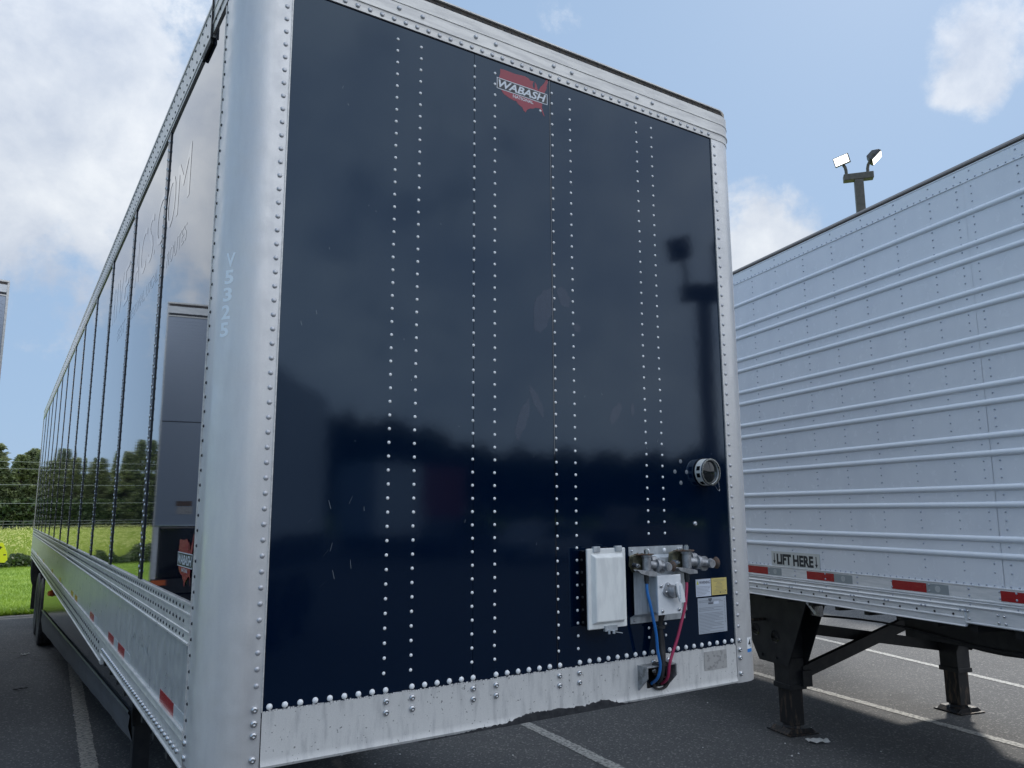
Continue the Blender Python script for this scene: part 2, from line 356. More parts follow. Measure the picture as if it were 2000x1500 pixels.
# asphalt lot with a slightly ragged far edge
edge = []
x = -40.
while x < 60:
    edge.append((x, 16.25+.006*x+rnd.uniform(-.05, .05))); x += .25 if -8 < x < 4 else 3
lot = MB(); lot.add([(-40, -70, 0), (60, -70, 0)]+[(x, y, 0) for x, y in reversed(edge)], [tuple(range(len(edge)+2))]); obj('parking_lot', lot, ASPH, kind='structure')
sheet('lawn', [(-60, 16.0), (90, 16.0), (90, 33.4), (-60, 33.4)], -.012, LAWN)

sheet('dark_reflection_ground', [(-39, -69), (59, -69), (59, -2.6), (-39, -2.6)], .004, DARKASPH)  # dark sheet added out of view so the navy nose reflects darker ground
def ribbon(name, a, b, w, m_):
    a, b = Vector((*a, 0)), Vector((*b, 0)); d = (b-a); n = int(d.length/.03); d.normalize(); r = Vector((d.y, -d.x, 0)); mb = MB(); vs = []
    for i in range(n+1):
        p = a+d*(b-a).length*i/n
        vs += [p-r*(w/2+rnd.uniform(-.006, .006))+Vector((0,0,.004)), p+r*(w/2+rnd.uniform(-.006, .006))+Vector((0,0,.004))]
    mb.add(vs, [(2*i, 2*i+1, 2*i+3, 2*i+2) for i in range(n)]); return obj(name, mb, m_, kind='structure')
ribbon('parking_line', (-1.27, 1.0), (-.72, 13.6), .125, LINEB)
ribbon('parking_line', (2.10, -.9), (2.92, 9.0), .115, LINEM)
ribbon('parking_line', (5.33, -.8), (7.10, 10.0), .11, LINEM)
ribbon('parking_line', (7.30, -.5), (11.2, 12.5), .11, LINEM)

# ------------------------------------------------------------------ dry van trailer (navy)
VAN = thing('box_trailer', 'long box trailer with glossy navy nose and sides, riveted silver corner posts and V5325 stencil', 'trailer')
ZT, ZB = 3.938, 1.377
# plan outline of the front: side -> corner arc -> nose -> arc -> side
def arc(cx, cy_, r, a0, a1, n):
    out = []
    for i in range(n+1):
        a = a0+(a1-a0)*i/n; out.append(((cx+r*math.cos(a), cy_+r*math.sin(a)), (math.cos(a), math.sin(a))))
    return out
pi = math.pi
LP = lambda y: ((-1.295, y), (-1, 0))
RP = lambda y: ((1.295, y), (1, 0))
ARC_L = arc(-1.165, .13, .13, pi, 1.5*pi, 48); ARC_R = arc(1.165, .13, .13, 1.5*pi, 2*pi, 48)
postL = [LP(.215)]+ARC_L+[((-1.116, 0), (0, -1))]
postR = [((1.103, 0), (0, -1))]+ARC_R+[RP(.215)]
pprof = [(-.010, 1.205), (.004, 1.205), (.004, 3.936), (-.010, 3.936)]
for P in (postL, postR): obj('corner_post', MB().sweep(P, pprof), ALU, VAN, smooth=35)
# flange lips of the posts
for sx, P in ((-1, 0), (1, 1)):
    xe = -1.116 if sx < 0 else 1.103
    B('post_lip', (min(xe, xe-sx*.004), -.007, 1.379, max(xe, xe-sx*.004), .002, 3.934), ALUR, VAN)
    B('post_lip', (sx*1.3005-.0025, .2155, 1.21, sx*1.3005+.0025, .222, 3.92), ALUR, VAN)
nose_path = [LP(.45), LP(.215)]+ARC_L+ARC_R+[RP(.215), RP(.45)]
trp = [(-.012, 3.937), (.007, 3.937), (.008, 3.972), (.013, 3.974), (.013, 3.979), (.009, 3.982), (.009, 4.030), (.012, 4.032), (.012, 4.036),
       (.009, 4.039), (.011, 4.084), (.006, 4.088), (-.012, 4.088)]
obj('front_top_rail', MB().sweep(nose_path, trp), ALUR, VAN, smooth=25)
rp2 = [LP(6)]+nose_path[1:-1]+[RP(6)]
obj('roof_gasket', MB().sweep(rp2, [(-.03, 4.0885), (-.006, 4.0885), (-.006, 4.117), (-.03, 4.117)]), BROWN, VAN, smooth=30)
gr = MB()
for k in range(62):
    gr.dome((-1.15+k*.0375, .006, 4.102), (0, -1, 0), .006, .004, 8, 2)
obj('gasket_rivets', gr, DARKR, VAN, smooth=40, kind='stuff')
roofo = [p[0] for p in ([LP(16.12)]+nose_path[1:-1]+[RP(16.12)])]
rf = MB(); rf.add([(x*1.001, y-.003, 4.118) for x, y in roofo]+[(x*1.001, y-.003, 4.124) for x, y in roofo],
   [tuple(range(len(roofo))), tuple(range(2*len(roofo)-1, len(roofo)-1, -1))]+[(k, (k+1)%len(roofo), (k+1)%len(roofo)+len(roofo), k+len(roofo)) for k in range(len(roofo))])
obj('roof', rf, ALUR, VAN)
# nose panels (three sheets, thin gaps at their seams)
for x0, x1 in ((-1.118, -.3355), (-.3335, .0615), (.0635, 1.105)):
    B('front_panel', (x0, 0, 1.36, x1, .02, 3.95), NAVY, VAN)
B('panel_backing', (-1.2, .0205, 1.2, 1.2, .03, 4.0), STEEL, VAN)
B('seam_cover', (.0555, -.0015, 1.38, .0605, -.0002, 3.936), NAVYS, VAN)
# nose bottom rail with rolled lower lip
brp = [(-.01, 1.212), (.0, 1.206), (.006, 1.208), (.009, 1.216), (.006, 1.226), (.004, 1.24), (.004, 1.378), (-.01, 1.378)]
obj('front_bottom_rail', MB().sweep([((-1.112, 0), (0, -1)), ((1.099, 0), (0, -1))], brp), ALUB, VAN, smooth=35)
# ragged sealant line above the rail
sl_ = MB(); x = -1.11
while x < 1.09:
    w_ = rnd.uniform(.003, .012); h_ = rnd.uniform(.001, .006)
    sl_.box(x, -.0012, 1.3785, x+w_*.8, -.0001, 1.379+h_); x += w_
obj('sealant_crust', sl_, ALUB, VAN, kind='stuff')
# peeling coating along the lower lip
pe = MB(); top = []; x = -.56
while x <= .50:
    k = (x+.56)/1.06
    h_ = .004+.020*math.exp(-((x+.02)/.17)**2)+.018*math.exp(-((x-.27)/.12)**2)+.002*math.sin(k*33)+rnd.uniform(-.003, .003)
    h_ *= min(1, k*5, (1-k)*6)+.05; top.append((x, 1.205+max(.0005, h_)*1.2)); x += rnd.uniform(.005, .013)
poly = [(x, 1.2062) for x, z in (top[0], top[-1])]
n = len(top); pe.add([(x, -.0105, 1.204) for x, z in top]+[(x, -.0105, z) for x, z in top]+[(x, -.004, 1.204) for x, z in top]+[(x, -.004, z+.001) for x, z in top],
   [(i, i+1, n+i+1, n+i) for i in range(n-1)]+[(n+i, n+i+1, 3*n+i+1, 3*n+i) for i in range(n-1)]+[(i, 2*n+i, 2*n+i+1, i+1) for i in range(n-1)])
obj('peeling_coating', pe, PEEL, VAN)
# ---- rivets of the nose
rmesh = {}
def riv(kind):
    if kind not in rmesh:
        mb = MB()
        if kind == 'face': mb.dome((0,0,0), (0,-1,0), .0062, .0034, 12, 3); mm = RIV
        elif kind == 'row': mb.dome((0,0,0), (0,-1,0), .0102, .0070, 14, 3); mm = RIV
        elif kind == 'post': mb.dome((0,0,0), (0,-1,0), .0088, .0045, 14, 3); mm = RIVD
        elif kind == 'rail': mb.dome((0,0,0), (0,-1,0), .0102, .006, 14, 3); mm = RIVD
        elif kind == 'screw': mb.dome((0,0,0), (0,-1,0), .0115, .0075, 14, 3, flat=1); mm = SCREW
        me = mesh('rivet', mb, mm); me.polygons.foreach_set('use_smooth', [True]*len(me.polygons)); rmesh[kind] = (me, mb)
    return rmesh[kind]
RL = []   # (kind, position)
for x, z1 in ((-.688, 1.453), (-.585, 1.453), (-.333, 1.453), (-.2325, 1.455), (.071, 1.456), (.171, 1.456), (.578, 1.883), (.676, 1.885)):
    z = 3.877; k = 0
    while z > z1-.01:
        RL.append(('face', (x+rnd.uniform(-.0008, .0008)-.006*(3.877-z)/2.4, -.0005, z))); z -= .05055
for x, zz in ((.570, (1.50, 1.46)), (.670, (1.51, 1.461))):
    RL += [('face', (x-.014, -.0005, z)) for z in zz]
x = -1.089; k = 0
while x < 1.08:
    if not (-.66 < x < -.61 or -.31 < x < -.26 or .09 < x < .14 or .58 < x < .63): RL.append(('row', (x, -.0005, 1.3925+.003*(x+1.089))))
    x += .0504
for xp in (-.685, -.585, -.335, -.2345, .064, .1645, .572, .660):
    RL += [('screw', (xp, -.0045, 1.357)), ('screw', (xp, -.0045, 1.320))]
z = 3.9
while z > 1.44:
    RL.append(('post', (-1.134, -.0042, z))); RL.append(('post', (1.124, -.0042, z))); z -= .0508
for z in (1.390, 1.348, 1.312, 1.240): RL += [('screw', (-1.137, -.0045, z)), ('screw', (1.125, -.0045, z+.006))]
x = -1.12
while x < 1.13: RL.append(('rail', (x, -.0075, 3.9545))); x += .0512
for xp in (-.69, -.585, -.333, -.232, .078, .181, .583, .684): RL.append(('rail', (xp, -.0105, 4.008)))
for z in (1.800, 1.802): pass
RL += [('screw', (.866, -.0005, 1.945)), ('face', (.006, -.0005, 3.772))]
camp = Vector((-1.86, -2.62, 2.01))
size = {'face': .8, 'row': 1.12, 'post': 1.0, 'rail': .95, 'screw': 1.15}
RL.sort(key=lambda r: -size[r[0]]/((Vector(r[1])-camp).length) if r[1][2] < 3.93 or r[1][0] > -.5 else 0)
names = {'face': 'rivet', 'row': 'rivet', 'post': 'rivet', 'rail': 'rivet', 'screw': 'screw'}
cnt = {'rivet': 0, 'screw': 0}; rest = {}
for kind, p in RL:
    me, mb = riv(kind); nm = names[kind]
    if cnt[nm] < 300:
        o = bpy.data.objects.new(nm, me); COL.objects.link(o); o.parent = VAN; o.location = p; cnt[nm] += 1
    else:
        q = rest.setdefault(kind, MB()); q.add([(v[0]+p[0], v[1]+p[1], v[2]+p[2]) for v in mb.v], mb.f)
for kind, q in rest.items(): obj('small_rivets', q, rmesh[kind][0].materials[0], VAN, smooth=60, kind='stuff')
# ---- document box
B('document_box_base', (.178, -.052, 1.54, .378, .0, 1.845), BLKG, VAN, bevel=.004)
dl = MB(); X0, X1, Z0, Z1 = .170, .377, 1.530, 1.853
def frustum(mb, x0, z0, x1, z1, y0, x2, z2, x3, z3, y1):
    mb.add([(x0,y0,z0),(x1,y0,z0),(x1,y0,z1),(x0,y0,z1),(x2,y1,z2),(x3,y1,z2),(x3,y1,z3),(x2,y1,z3)], [(0,1,5,4),(1,2,6,5),(2,3,7,6),(3,0,4,7),(4,5,6,7)])
dl.box(X0, -.064, Z0, X1, -.053, Z1); frustum(dl, X0+.019, Z0+.019, X1-.016, Z1-.022, -.0642, X0+.031, Z0+.03, X1-.028, Z1-.036, -.082)
obj('document_box_lid', dl, WPLAST, VAN, bevel=.0035)
for hx in (.200, .318): B('hinge', (hx, -.070, 1.838, hx+.036, -.0555, 1.861), GALV, VAN, bevel=.002)
lt = MB(); lt.box(.252, -.070, 1.519, .318, -.058, 1.541); lt.cyl((.27, -.072, 1.525), (.27, -.072, 1.508), .005, 8); lt.cyl((.294, -.074, 1.52), (.294, -.074, 1.508), .006, 8); lt.beam((.298, -.072, 1.515), (.335, -.08, 1.508), .005, .003)
obj('latch', lt, GALV, VAN)
# ---- service plate
mp_ = MB(); pr_ = [(1.850, -.0055), (1.813, -.0055), (1.800, -.028), (1.565, -.028), (1.552, -.0055), (1.5255, -.0055)]
vs = []
for (z, y) in pr_:
    xr = .765 if y < -.01 else .775
    vs += [(.452 if y < -.01 else .447, y, z), (xr, y, z)]
mp_.add(vs+[(a, b+.003, c) for a, b, c in vs], [(2*i, 2*i+1, 2*i+3, 2*i+2) for i in range(5)]+[(12+2*i, 14+2*i, 15+2*i, 13+2*i) for i in range(5)]+[(0, 12, 13, 1)]+[(2*i, 2*i+2, 14+2*i, 12+2*i) for i in range(5)])
obj('service_plate', mp_, GALV, VAN, smooth=20)
for p in ((.465, 1.832), (.745, 1.835), (.76, 1.835), (.466, 1.538), (.757, 1.541), (.772, 1.63)):
    o = obj('bolt', MB().dome((p[0], -.0055, p[1]), (0, -1, 0), .006, .006, 8, 2), SCREW, VAN, smooth=50)
for p in (.559, .660): obj('bolt', MB().dome((p, -.0055, 1.831), (0, -1, 0), .0095, .006, 12, 3), RIV, VAN, smooth=50)
# junction box with socket and flap
B('junction_box', (.524, -.094, 1.568, .657, -.029, 1.728), GALV, VAN, bevel=.008)
B('junction_box_cover', (.521, -.102, 1.565, .660, -.0945, 1.731), JBOX, VAN, bevel=.0035)
for p in ((.539, 1.686), (.645, 1.688), (.543, 1.582), (.641, 1.583)): obj('screw', MB().dome((p[0], -.102, p[1]), (0, -1, 0), .0085, .006, 12, 3, flat=1), SCREW, VAN, smooth=50)
sk = MB(); sk.prism([(.547, 1.66), (.566, 1.696), (.576, 1.700), (.590, 1.690), (.606, 1.64), (.597, 1.632), (.583, 1.634), (.553, 1.648)],
    lambda x, z: (x, -.102, z), lambda x, z: (x, -.112, z)); sk.cyl((.59, -.102, 1.665), (.6, -.132, 1.662), .026, 18)
obj('socket', sk, CAST, VAN, smooth=35)
for p in ((.573, 1.691), (.562, 1.661)): obj('screw', MB().dome((p[0], -.112, p[1]), (0, -1, 0), .0065, .004, 10, 3, flat=1), SCREW, VAN, smooth=50)
fl = MB(); fl.prism([(.587, 1.697), (.606, 1.700), (.622, 1.694), (.636, 1.655), (.640, 1.618), (.612, 1.618), (.596, 1.655)], lambda x, z: (x+.004, -.134+(x-.6)*.1, z), lambda x, z: (x+.004, -.142+(x-.6)*.1, z))
fl.box(.611, -.147, 1.63, .614, -.139, 1.69)
obj('socket_flap', fl, JBOX, VAN, bevel=.002)
# gladhands
def gladhand(x, z, k, L_):
    g = obj('gladhand', MB().prism([(-.052, .028), (-.004, .040), (.004, .0), (-.006, -.036), (-.04, -.036), (-.056, -.01)], lambda a, b: (x+a*k, -.031, z+b*k), lambda a, b: (x+a*k+.006, -.052, z+b*k)), OLIVE, VAN, bevel=.003)
    mb = MB()
    mb.cyl((x, -.08, z-.030*k), (x, -.08, z+.026*k), .019*k, 16); mb.cyl((x, -.08, z+.026*k), (x, -.08, z+.036*k), .024*k, 16)
    mb.cyl((x+.01, -.082, z-.005), (x+.052*k, -.088, z-.010), .017*k, 14)
    mb.cyl((x+.044*k, -.087, z-.009), (x+.060*k, -.089, z-.011), .027*k, 16); mb.cyl((x+.030*k, -.070, z+.012), (x+.055*k, -.074, z+.010), .018*k, 14)
    mb.cyl((x+.06*k, -.089, z-.011), (x+L_, -.098, z-.016), .0135*k, 12); mb.beam((x+.06*k, -.09, z-.003), (x+L_, -.099, z-.009), .02, .006)
    obj('coupling_body', mb, CAST, g, smooth=40, bevel=.0015)
    obj('coupling_head', MB().lathe((x+L_, -.098, z-.016), (1, -.1, 0), [(.0, -.004), (.016*k, -.004), (.019*k, .006), (.015*k, .016), (.012*k, .02), (.0, .02)]).cyl((x+L_-.004, -.078, z-.016), (x+L_-.004, -.121, z-.018), .0165*k, 16).cyl((x+L_-.014, -.072, z-.018), (x+L_-.014, -.080, z-.018), .029*k, 18), CAST, g, smooth=40)
    obj('seal_ring', MB().lathe((x+L_+.022*k, -.1, z-.016), (1, -.12, 0), [(.008, .0), (.013*k, .001), (.022*k, .009*k), (.024*k, .013*k), (.015*k, .006), (.008, .005)], 20), RUST, g, smooth=40)
    obj('rusty_washer', MB().cyl((x, -.08, z+.036*k), (x, -.08, z+.041*k), .031*k, 18).box(x-.055*k, -.088, z+.037*k, x-.01, -.06, z+.040*k), RUST, g, smooth=40)
    obj('cap_bolt', MB().cyl((x, -.08, z+.041*k), (x, -.08, z+.056*k), .0105*k, 6).cyl((x, -.08, z+.056*k), (x, -.08, z+.060*k), .007*k, 10), SCREW, g)
    obj('mounting_ear', MB().prism([(-.060, -.027), (.0, -.033), (.038, -.041), (.040, -.049), (.0, -.050), (-.05, -.036)], lambda a, b: (x+a*k, -.070, z+b*k), lambda a, b: (x+a*k, -.098, z+b*k)), CAST, g, bevel=.003)
    obj('nut', MB().cyl((x-.05*k, -.05, z-.006), (x-.046*k, -.074, z-.008), .011, 6).cyl((x-.046*k, -.074, z-.008), (x-.044*k, -.084, z-.008), .005, 8), SCREW, g)
    obj('hose_fitting', MB().cyl((x-.004, -.08, z-.048*k), (x-.004, -.08, z-.074*k), .0105*k, 6).cyl((x-.004, -.08, z-.07*k), (x-.004, -.08, z-.084*k), .009*k, 10), STEEL, g, smooth=40)
gladhand(.482, 1.783, 1.0, .098); gladhand(.722, 1.787, 1.12, .125)
def smooth_path(pts, n=6):
    P = [Vector(p) for p in pts]; out = []
    for i in range(len(P)-1):
        p0, p1, p2, p3 = P[max(i-1, 0)], P[i], P[i+1], P[min(i+2, len(P)-1)]
        for k in range(n):
            t = k/n; out.append(.5*((2*p1)+(-p0+p2)*t+(2*p0-5*p1+4*p2-p3)*t*t+(-p0+3*p1-3*p2+p3)*t**3))
    return out+[P[-1]]
obj('air_hose', MB().tube(smooth_path([(.478, -.08, 1.702), (.478, -.082, 1.665), (.487, -.088, 1.613), (.503, -.088, 1.548), (.520, -.084, 1.484), (.530, -.078, 1.42), (.546, -.074, 1.354), (.545, -.055, 1.30), (.562, .01, 1.262), (.60, .06, 1.235)]), .0066, 12), BLUE, VAN, smooth=60, label='blue air hose')
obj('air_hose', MB().tube(smooth_path([(.717, -.08, 1.702), (.709, -.084, 1.657), (.692, -.088, 1.591), (.664, -.088, 1.520), (.640, -.084, 1.455), (.617, -.078, 1.40), (.602, -.072, 1.354), (.606, -.05, 1.29), (.62, .02, 1.25)]), .0066, 12), REDH, VAN, smooth=60, label='faded red air hose')
cb = MB()
cb.tube(smooth_path([(.578, -.055, 1.568), (.580, -.045, 1.50), (.577, -.05, 1.43), (.575, -.06, 1.355), (.575, -.04, 1.29), (.60, .03, 1.26)]), .0095, 12)
cb.tube(smooth_path([(.596, -.055, 1.568), (.590, -.038, 1.51), (.594, -.045, 1.44), (.585, -.055, 1.355), (.590, -.03, 1.29), (.61, .03, 1.26)]), .0085, 12)
cb.cyl((.583, -.045, 1.512), (.583, -.045, 1.502), .021, 12)
cb.tube([(.60, -.045, 1.507), (.617, -.05, 1.515)], .002, 6)
obj('electrical_cable', cb, BLK, VAN, smooth=60)
# cable bracket
cbk = MB(); x0, x1, zt_, yb, yf = .480, .672, 1.353, -.004, -.062
cbk.box(x0, yf, zt_-.006, x1-.02, yb, zt_)
for xx in (x0, x1-.026):
    cbk.prism([(yf, zt_-.0065), (yb, zt_-.0065), (yb, 1.250), (yf, 1.305)], lambda y, z: (xx, y, z), lambda y, z: (xx+.006, y, z))
obj('cable_bracket', cbk, BRK, VAN, bevel=.0015)
gm = MB(); 
def ring(mb, cx, cz, rx, rz, y0, y1, w, n=24, horiz=False, z0=0):
    vs = []
    for k in range(n):
        a = 2*pi*k/n; c_, s2 = math.cos(a), math.sin(a)
        for q, d_ in ((1, y0), (1, y1), (1-w/rx, y1), (1-w/rx, y0)):
            if horiz: vs.append((cx+rx*q*c_, cz+rz*q*s2, z0+d_))
            else: vs.append((cx+rx*q*c_, d_, cz+rz*q*s2))
    mb.add(vs, [(4*k+j, 4*k+(j+1)%4, 4*((k+1)%n)+(j+1)%4, 4*((k+1)%n)+j) for k in range(n) for j in range(4)])
ring(gm, .604, 1.268, .048, .030, -.0045, -.016, .012)
obj('grommet', gm, BLK, VAN, smooth=40)
g2 = MB(); ring(g2, .575, -.045, .046, .022, -.002, .006, .010, horiz=True, z0=zt_); obj('grommet', g2, BLK, VAN, smooth=40)
B('cable_opening', (.530, -.0052, 1.252, .645, -.0042, 1.347), BLKG, VAN)
# gauge / sensor housing
GK = .80; sb = MB(); c_ = (.938, 0, 2.186)
def gl(p): return [(a*GK, b*.85) for a, b in p]
obj('gauge_backplate', MB().lathe(c_, (0, -1, 0), gl([(.0, -.001), (.083, -.001), (.083, .006), (.0, .006)]), 32), BLKG, VAN, smooth=40)
gh = obj('gauge_housing', MB().lathe(c_, (0, -1, 0), gl([(.079, .006), (.079, .052), (.074, .056), (.070, .052), (.070, .006)]), 40), WPLAST, VAN, smooth=40)
obj('gauge_lens', MB().lathe(c_, (0, -1, 0), gl([(.0695, .012), (.0695, .044), (.060, .050), (.0, .051)]), 36), GLASS, gh, smooth=35)
obj('chrome_bezel', MB().lathe(c_, (0, -1, 0), gl([(.0705, .050), (.0795, .052), (.0795, .060), (.0705, .060), (.0705, .050)]), 40), CHROME, gh, smooth=40)
for a in (165, 195, 235):
    t_ = R(a); c3 = Vector((c_[0]+.0795*GK*math.cos(t_), -.026, c_[2]+.0795*GK*math.sin(t_))); tg = Vector((-math.sin(t_), 0, math.cos(t_)))
    obj('gauge_slot', MB().obox(c3, (math.cos(t_)*.001, 0, math.sin(t_)*.001), Vector((0, .010, 0)), tg*.010), BLKG, gh)
obj('retaining_wire', MB().tube(smooth_path([(.955, -.05, 2.126), (.985, -.045, 2.100), (1.0, -.04, 2.104), (.99, -.045, 2.14)]), .0011, 6), CHROME, gh)
for x, z in ((.789, 2.234), (.750, 2.185), (.826, 2.185), (.786, 2.134)):
    obj('bolt_hole', MB().lathe((x, 0, z), (0, -1, 0), [(.010, .0003), (.008, .0015), (.005, .001), (.0, .0025)], 14), HOLE, VAN, smooth=60)
for x0, z0, x1, z1 in ((.765, 2.243, .81, 2.2455), (.757, 2.212, .783, 2.2135), (.815, 2.16, .832, 2.1615)):
    B('scratched_outline', (x0, -.0006, z0, x1, -.0001, z1), GHOST, VAN)
# labels on the nose
lab = B('warning_label', (.854, -.0012, 1.612, .9525, -.0001, 1.691), PAPER, VAN)
t1 = MB(); text(t1, 'WARNING', .072, .013, lambda a, b: (.876+a, -.0016, 1.669+b)); obj('lettering', t1, INK, lab)
t1 = MB(); t1.add([(.858, -.0016, 1.667), (.873, -.0016, 1.667), (.8655, -.0016, 1.686)], [(0, 1, 2)]); obj('triangle_mark', t1, LIME, lab)
def lines(parent, x0, x1, z, m_, ws, y=-.0016, dz=.0068, h=.0022, center=False):
    mb = MB()
    for w_ in ws:
        if w_:
            a = x0 if not center else (x0+x1)/2-(x1-x0)*w_/2
            mb.add([(a, y, z), (a+(x1-x0)*w_, y, z), (a+(x1-x0)*w_, y, z+h), (a, y, z+h)], [(0, 1, 2, 3)])
        z -= dz
    return obj('fine_print', mb, m_, parent)
lines(lab, .859, .948, 1.656, INK, (1, .98, .9, .85, .95, .7, .6), dz=.0062, h=.0011)
lab = B('yellow_label', (.957, -.0012, 1.614, 1.0605, -.0001, 1.6915), YEL, VAN)
lines(lab, .966, 1.050, 1.682, INK, (.9, .8, .3, .5, .5, .7, .5, .6, .9, 1, 1), dz=.0061, h=.0010, center=True)
for x, z in ((1.014, 1.625), (1.052, 1.632)): obj('pop_rivet', MB().dome((x, -.001, z), (0, -1, 0), .003, .002, 8, 2), STEEL, lab)
lab = B('inspection_label', (.862, -.0012, 1.446, 1.050, -.0001, 1.605), SILV, VAN)
lines(lab, .868, 1.032, 1.598, INK, (0, .9, .98, 0, 0, 0, .98, .6, .9, 0, .97, .95, .97, .8, .96, .97, .6, .97, .9, .97, .5, .97, .4, .97), dz=.0064, h=.0013)
mb = MB(); mb.prism([(.930, 1.602), (.956, 1.602), (.954, 1.592), (.943, 1.586), (.932, 1.592)], lambda x, z: (x, -.0016, z), lambda x, z: (x, -.0017, z))
mb.add([(.930, -.0016, 1.575), (.962, -.0016, 1.575), (.962, -.0016, 1.583), (.930, -.0016, 1.583)], [(0, 1, 2, 3)])
for k in range(16): mb.add([(1.037, -.0016, 1.596-k*.0071), (1.041, -.0016, 1.596-k*.0071), (1.041, -.0016, 1.5935-k*.0071), (1.037, -.0016, 1.5935-k*.0071)], [(0, 1, 2, 3)])
obj('printed_marks', mb, INK, lab); B('blank_field', (.968, -.0017, 1.574, 1.0, -.00125, 1.586), PAPER, lab)
B('glue_residue', (.884, -.0056, 1.284, 1.032, -.0042, 1.366), RESID, VAN, label='square of old glue residue on the bottom rail')
lab = B('number_label', (0, 0, 0, .001, .001, .001), DECW, VAN)
bpy.data.meshes.remove(lab.data)   # rebuilt just below on the curved right post
def on_arc(cx, sgn, s_, r=.1345, cyy=.13):
    a = s_/.13; return (cx+sgn*r*math.sin(a), cyy-r*math.cos(a))
def arcpatch(m_, a0, a1, z0, z1, name, parent, r, cx=1.165, sgn=1, n=5):
    mb = MB(); vs = []
    for i in range(n+1):
        x, y = on_arc(cx, sgn, a0+(a1-a0)*i/n, r); vs += [(x, y, z0), (x, y, z1)]
    mb.add(vs, [(2*i, 2*i+2, 2*i+3, 2*i+1) for i in range(n)]); return obj(name, mb, m_, parent)
lab = arcpatch(LABW, .014, .056, 1.352, 1.404, 'number_label', VAN, .1344)
arcpatch(LBLUE, .014, .056, 1.336, 1.3515, 'blue_band', lab, .1344)
mb = MB(); vs_, fs_ = text2d('4', .024, .036, cuts=6)
mb.add([(*on_arc(1.165, 1, .023+a, .1347), 1.360+b) for a, b in vs_], fs_); obj('lettering', mb, DECK, lab)
# stencil V5325 on the left corner post
for i, ch in enumerate('V5325'):
    vs_, fs_ = text2d(ch, .037, .050, bold=.03, cuts=9); mb = MB()
    z0 = 2.843-.0615*i; a0 = .104+.003*i
    mb.add([(*on_arc(-1.165, -1, a0+.036-a, .1345), z0+b) for a, b in vs_], fs_); obj('stencil_lettering', mb, STEN, VAN)
# country-map logo, used on the nose and on the left side
MAP = [(512,243),(560,255),(700,310),(830,345),(880,375),(900,400),(945,410),(930,440),(935,480),(955,500),(960,420),(985,455),(990,490),(1005,520),(1045,470),(1070,455),(1095,430),(1110,400),(1135,415),(1135,440),(1115,480),(1120,500),(1100,530),(1085,560),(1060,640),(1050,710),(1085,815),(1065,795),(1040,740),(1010,718),(960,715),(930,725),(890,722),(850,740),(835,770),(810,750),(790,710),(760,690),(735,670),(715,640),(680,630),(620,600),(560,560),(530,520),(500,430),(492,360),(512,300)]
def mapuv(p):    # undo the slant of the photographed sticker: u 0..1 across, v up, in metres
    u = (p[0]-469)/657; vtop = 345+(p[0]-469)*.3435; sc = .052/(140-22*u)
    return u*.269, -(p[1]-vtop)*sc
def logo(f, parent):
    mb = MB(); P = [mapuv(p) for p in MAP]; n = len(P)
    import mathutils
    tri = mathutils.geometry.tessellate_polygon([[Vector((a, b, 0)) for a, b in P]])
    mb.add([f(a, b, .0006) for a, b in P], [tuple(t_) for t_ in tri]); d = obj('map_decal', mb, DECR, parent)
    q = lambda a0, b0, a1, b1, y: [f(a0, b0, y), f(a1, b0, y), f(a1, b1, y), f(a0, b1, y)]
    mb = MB(); mb.add(q(0, -.052, .269, 0, .0010), [(0, 1, 2, 3)]); obj('decal_border', mb, DECW, d)
    mb = MB(); mb.add(q(.0035, -.0485, .2655, -.0035, .0014), [(0, 1, 2, 3)]); obj('decal_field', mb, DECK, d)
    mb = MB(); text(mb, 'WABASH', .252, .037, lambda a, b: f(.0085+a, -.0445+b, .0018), bold=.028, shear=.3); obj('lettering', mb, DECW, d)
    mb = MB(); text(mb, 'NATIONAL', .108, .015, lambda a, b: f(.083+a, -.0705+b, .0010), bold=.015); obj('lettering', mb, DECW, d)
logo(lambda a, b, o_: (-.223+a, -o_, 3.863+b), VAN)
logo(lambda a, b, o_: (-1.2975-o_, .527-a, 1.867+b*.97), VAN)
# dried smears on the nose
sm = MB()
for cx, cz, rx, rz, ang in ((.01, 2.86, .045, .11, -.35), (.12, 2.93, .03, .05, .5), (.19, 2.80, .02, .02, 0), (-.10, 2.38, .022, .09, -.35), (-.03, 2.46, .018, .07, .5), (.40, 2.44, .022, .055, -.6), (.50, 2.46, .011, .03, 0)):
    n = 22; P = []
    for k in range(n):
        a = 2*pi*k/n; q = 1+rnd.uniform(-.15, .15); u, v = rx*q*math.cos(a), rz*q*math.sin(a)
        P.append((cx+u*math.cos(ang)-v*math.sin(ang), -.0003, cz+u*math.sin(ang)+v*math.cos(ang)))
    sm.add(P, [tuple(range(n))])
obj('dried_smears', sm, SMEAR, VAN, kind='stuff')
sc_ = MB()
for k in range(46):
    x, z = rnd.uniform(-1.05, -.3) if k < 30 else rnd.uniform(-.3, 1.0), rnd.uniform(1.5, 3.8); a = rnd.uniform(.6, 2.0); l_ = rnd.uniform(.002, .018) if k > 8 else .03
    if k <= 8: x, z = rnd.uniform(-1.0, -.8), rnd.uniform(1.75, 2.05)
    sc_.add([(x, -.0004, z), (x+l_*math.cos(a), -.0004, z+l_*math.sin(a)), (x+l_*math.cos(a)+.0007, -.0004, z+l_*math.sin(a)+.0007), (x+.0009, -.0004, z+.0009)], [(0, 1, 2, 3)])
obj('scratches', sc_, GREYT, VAN, kind='stuff')

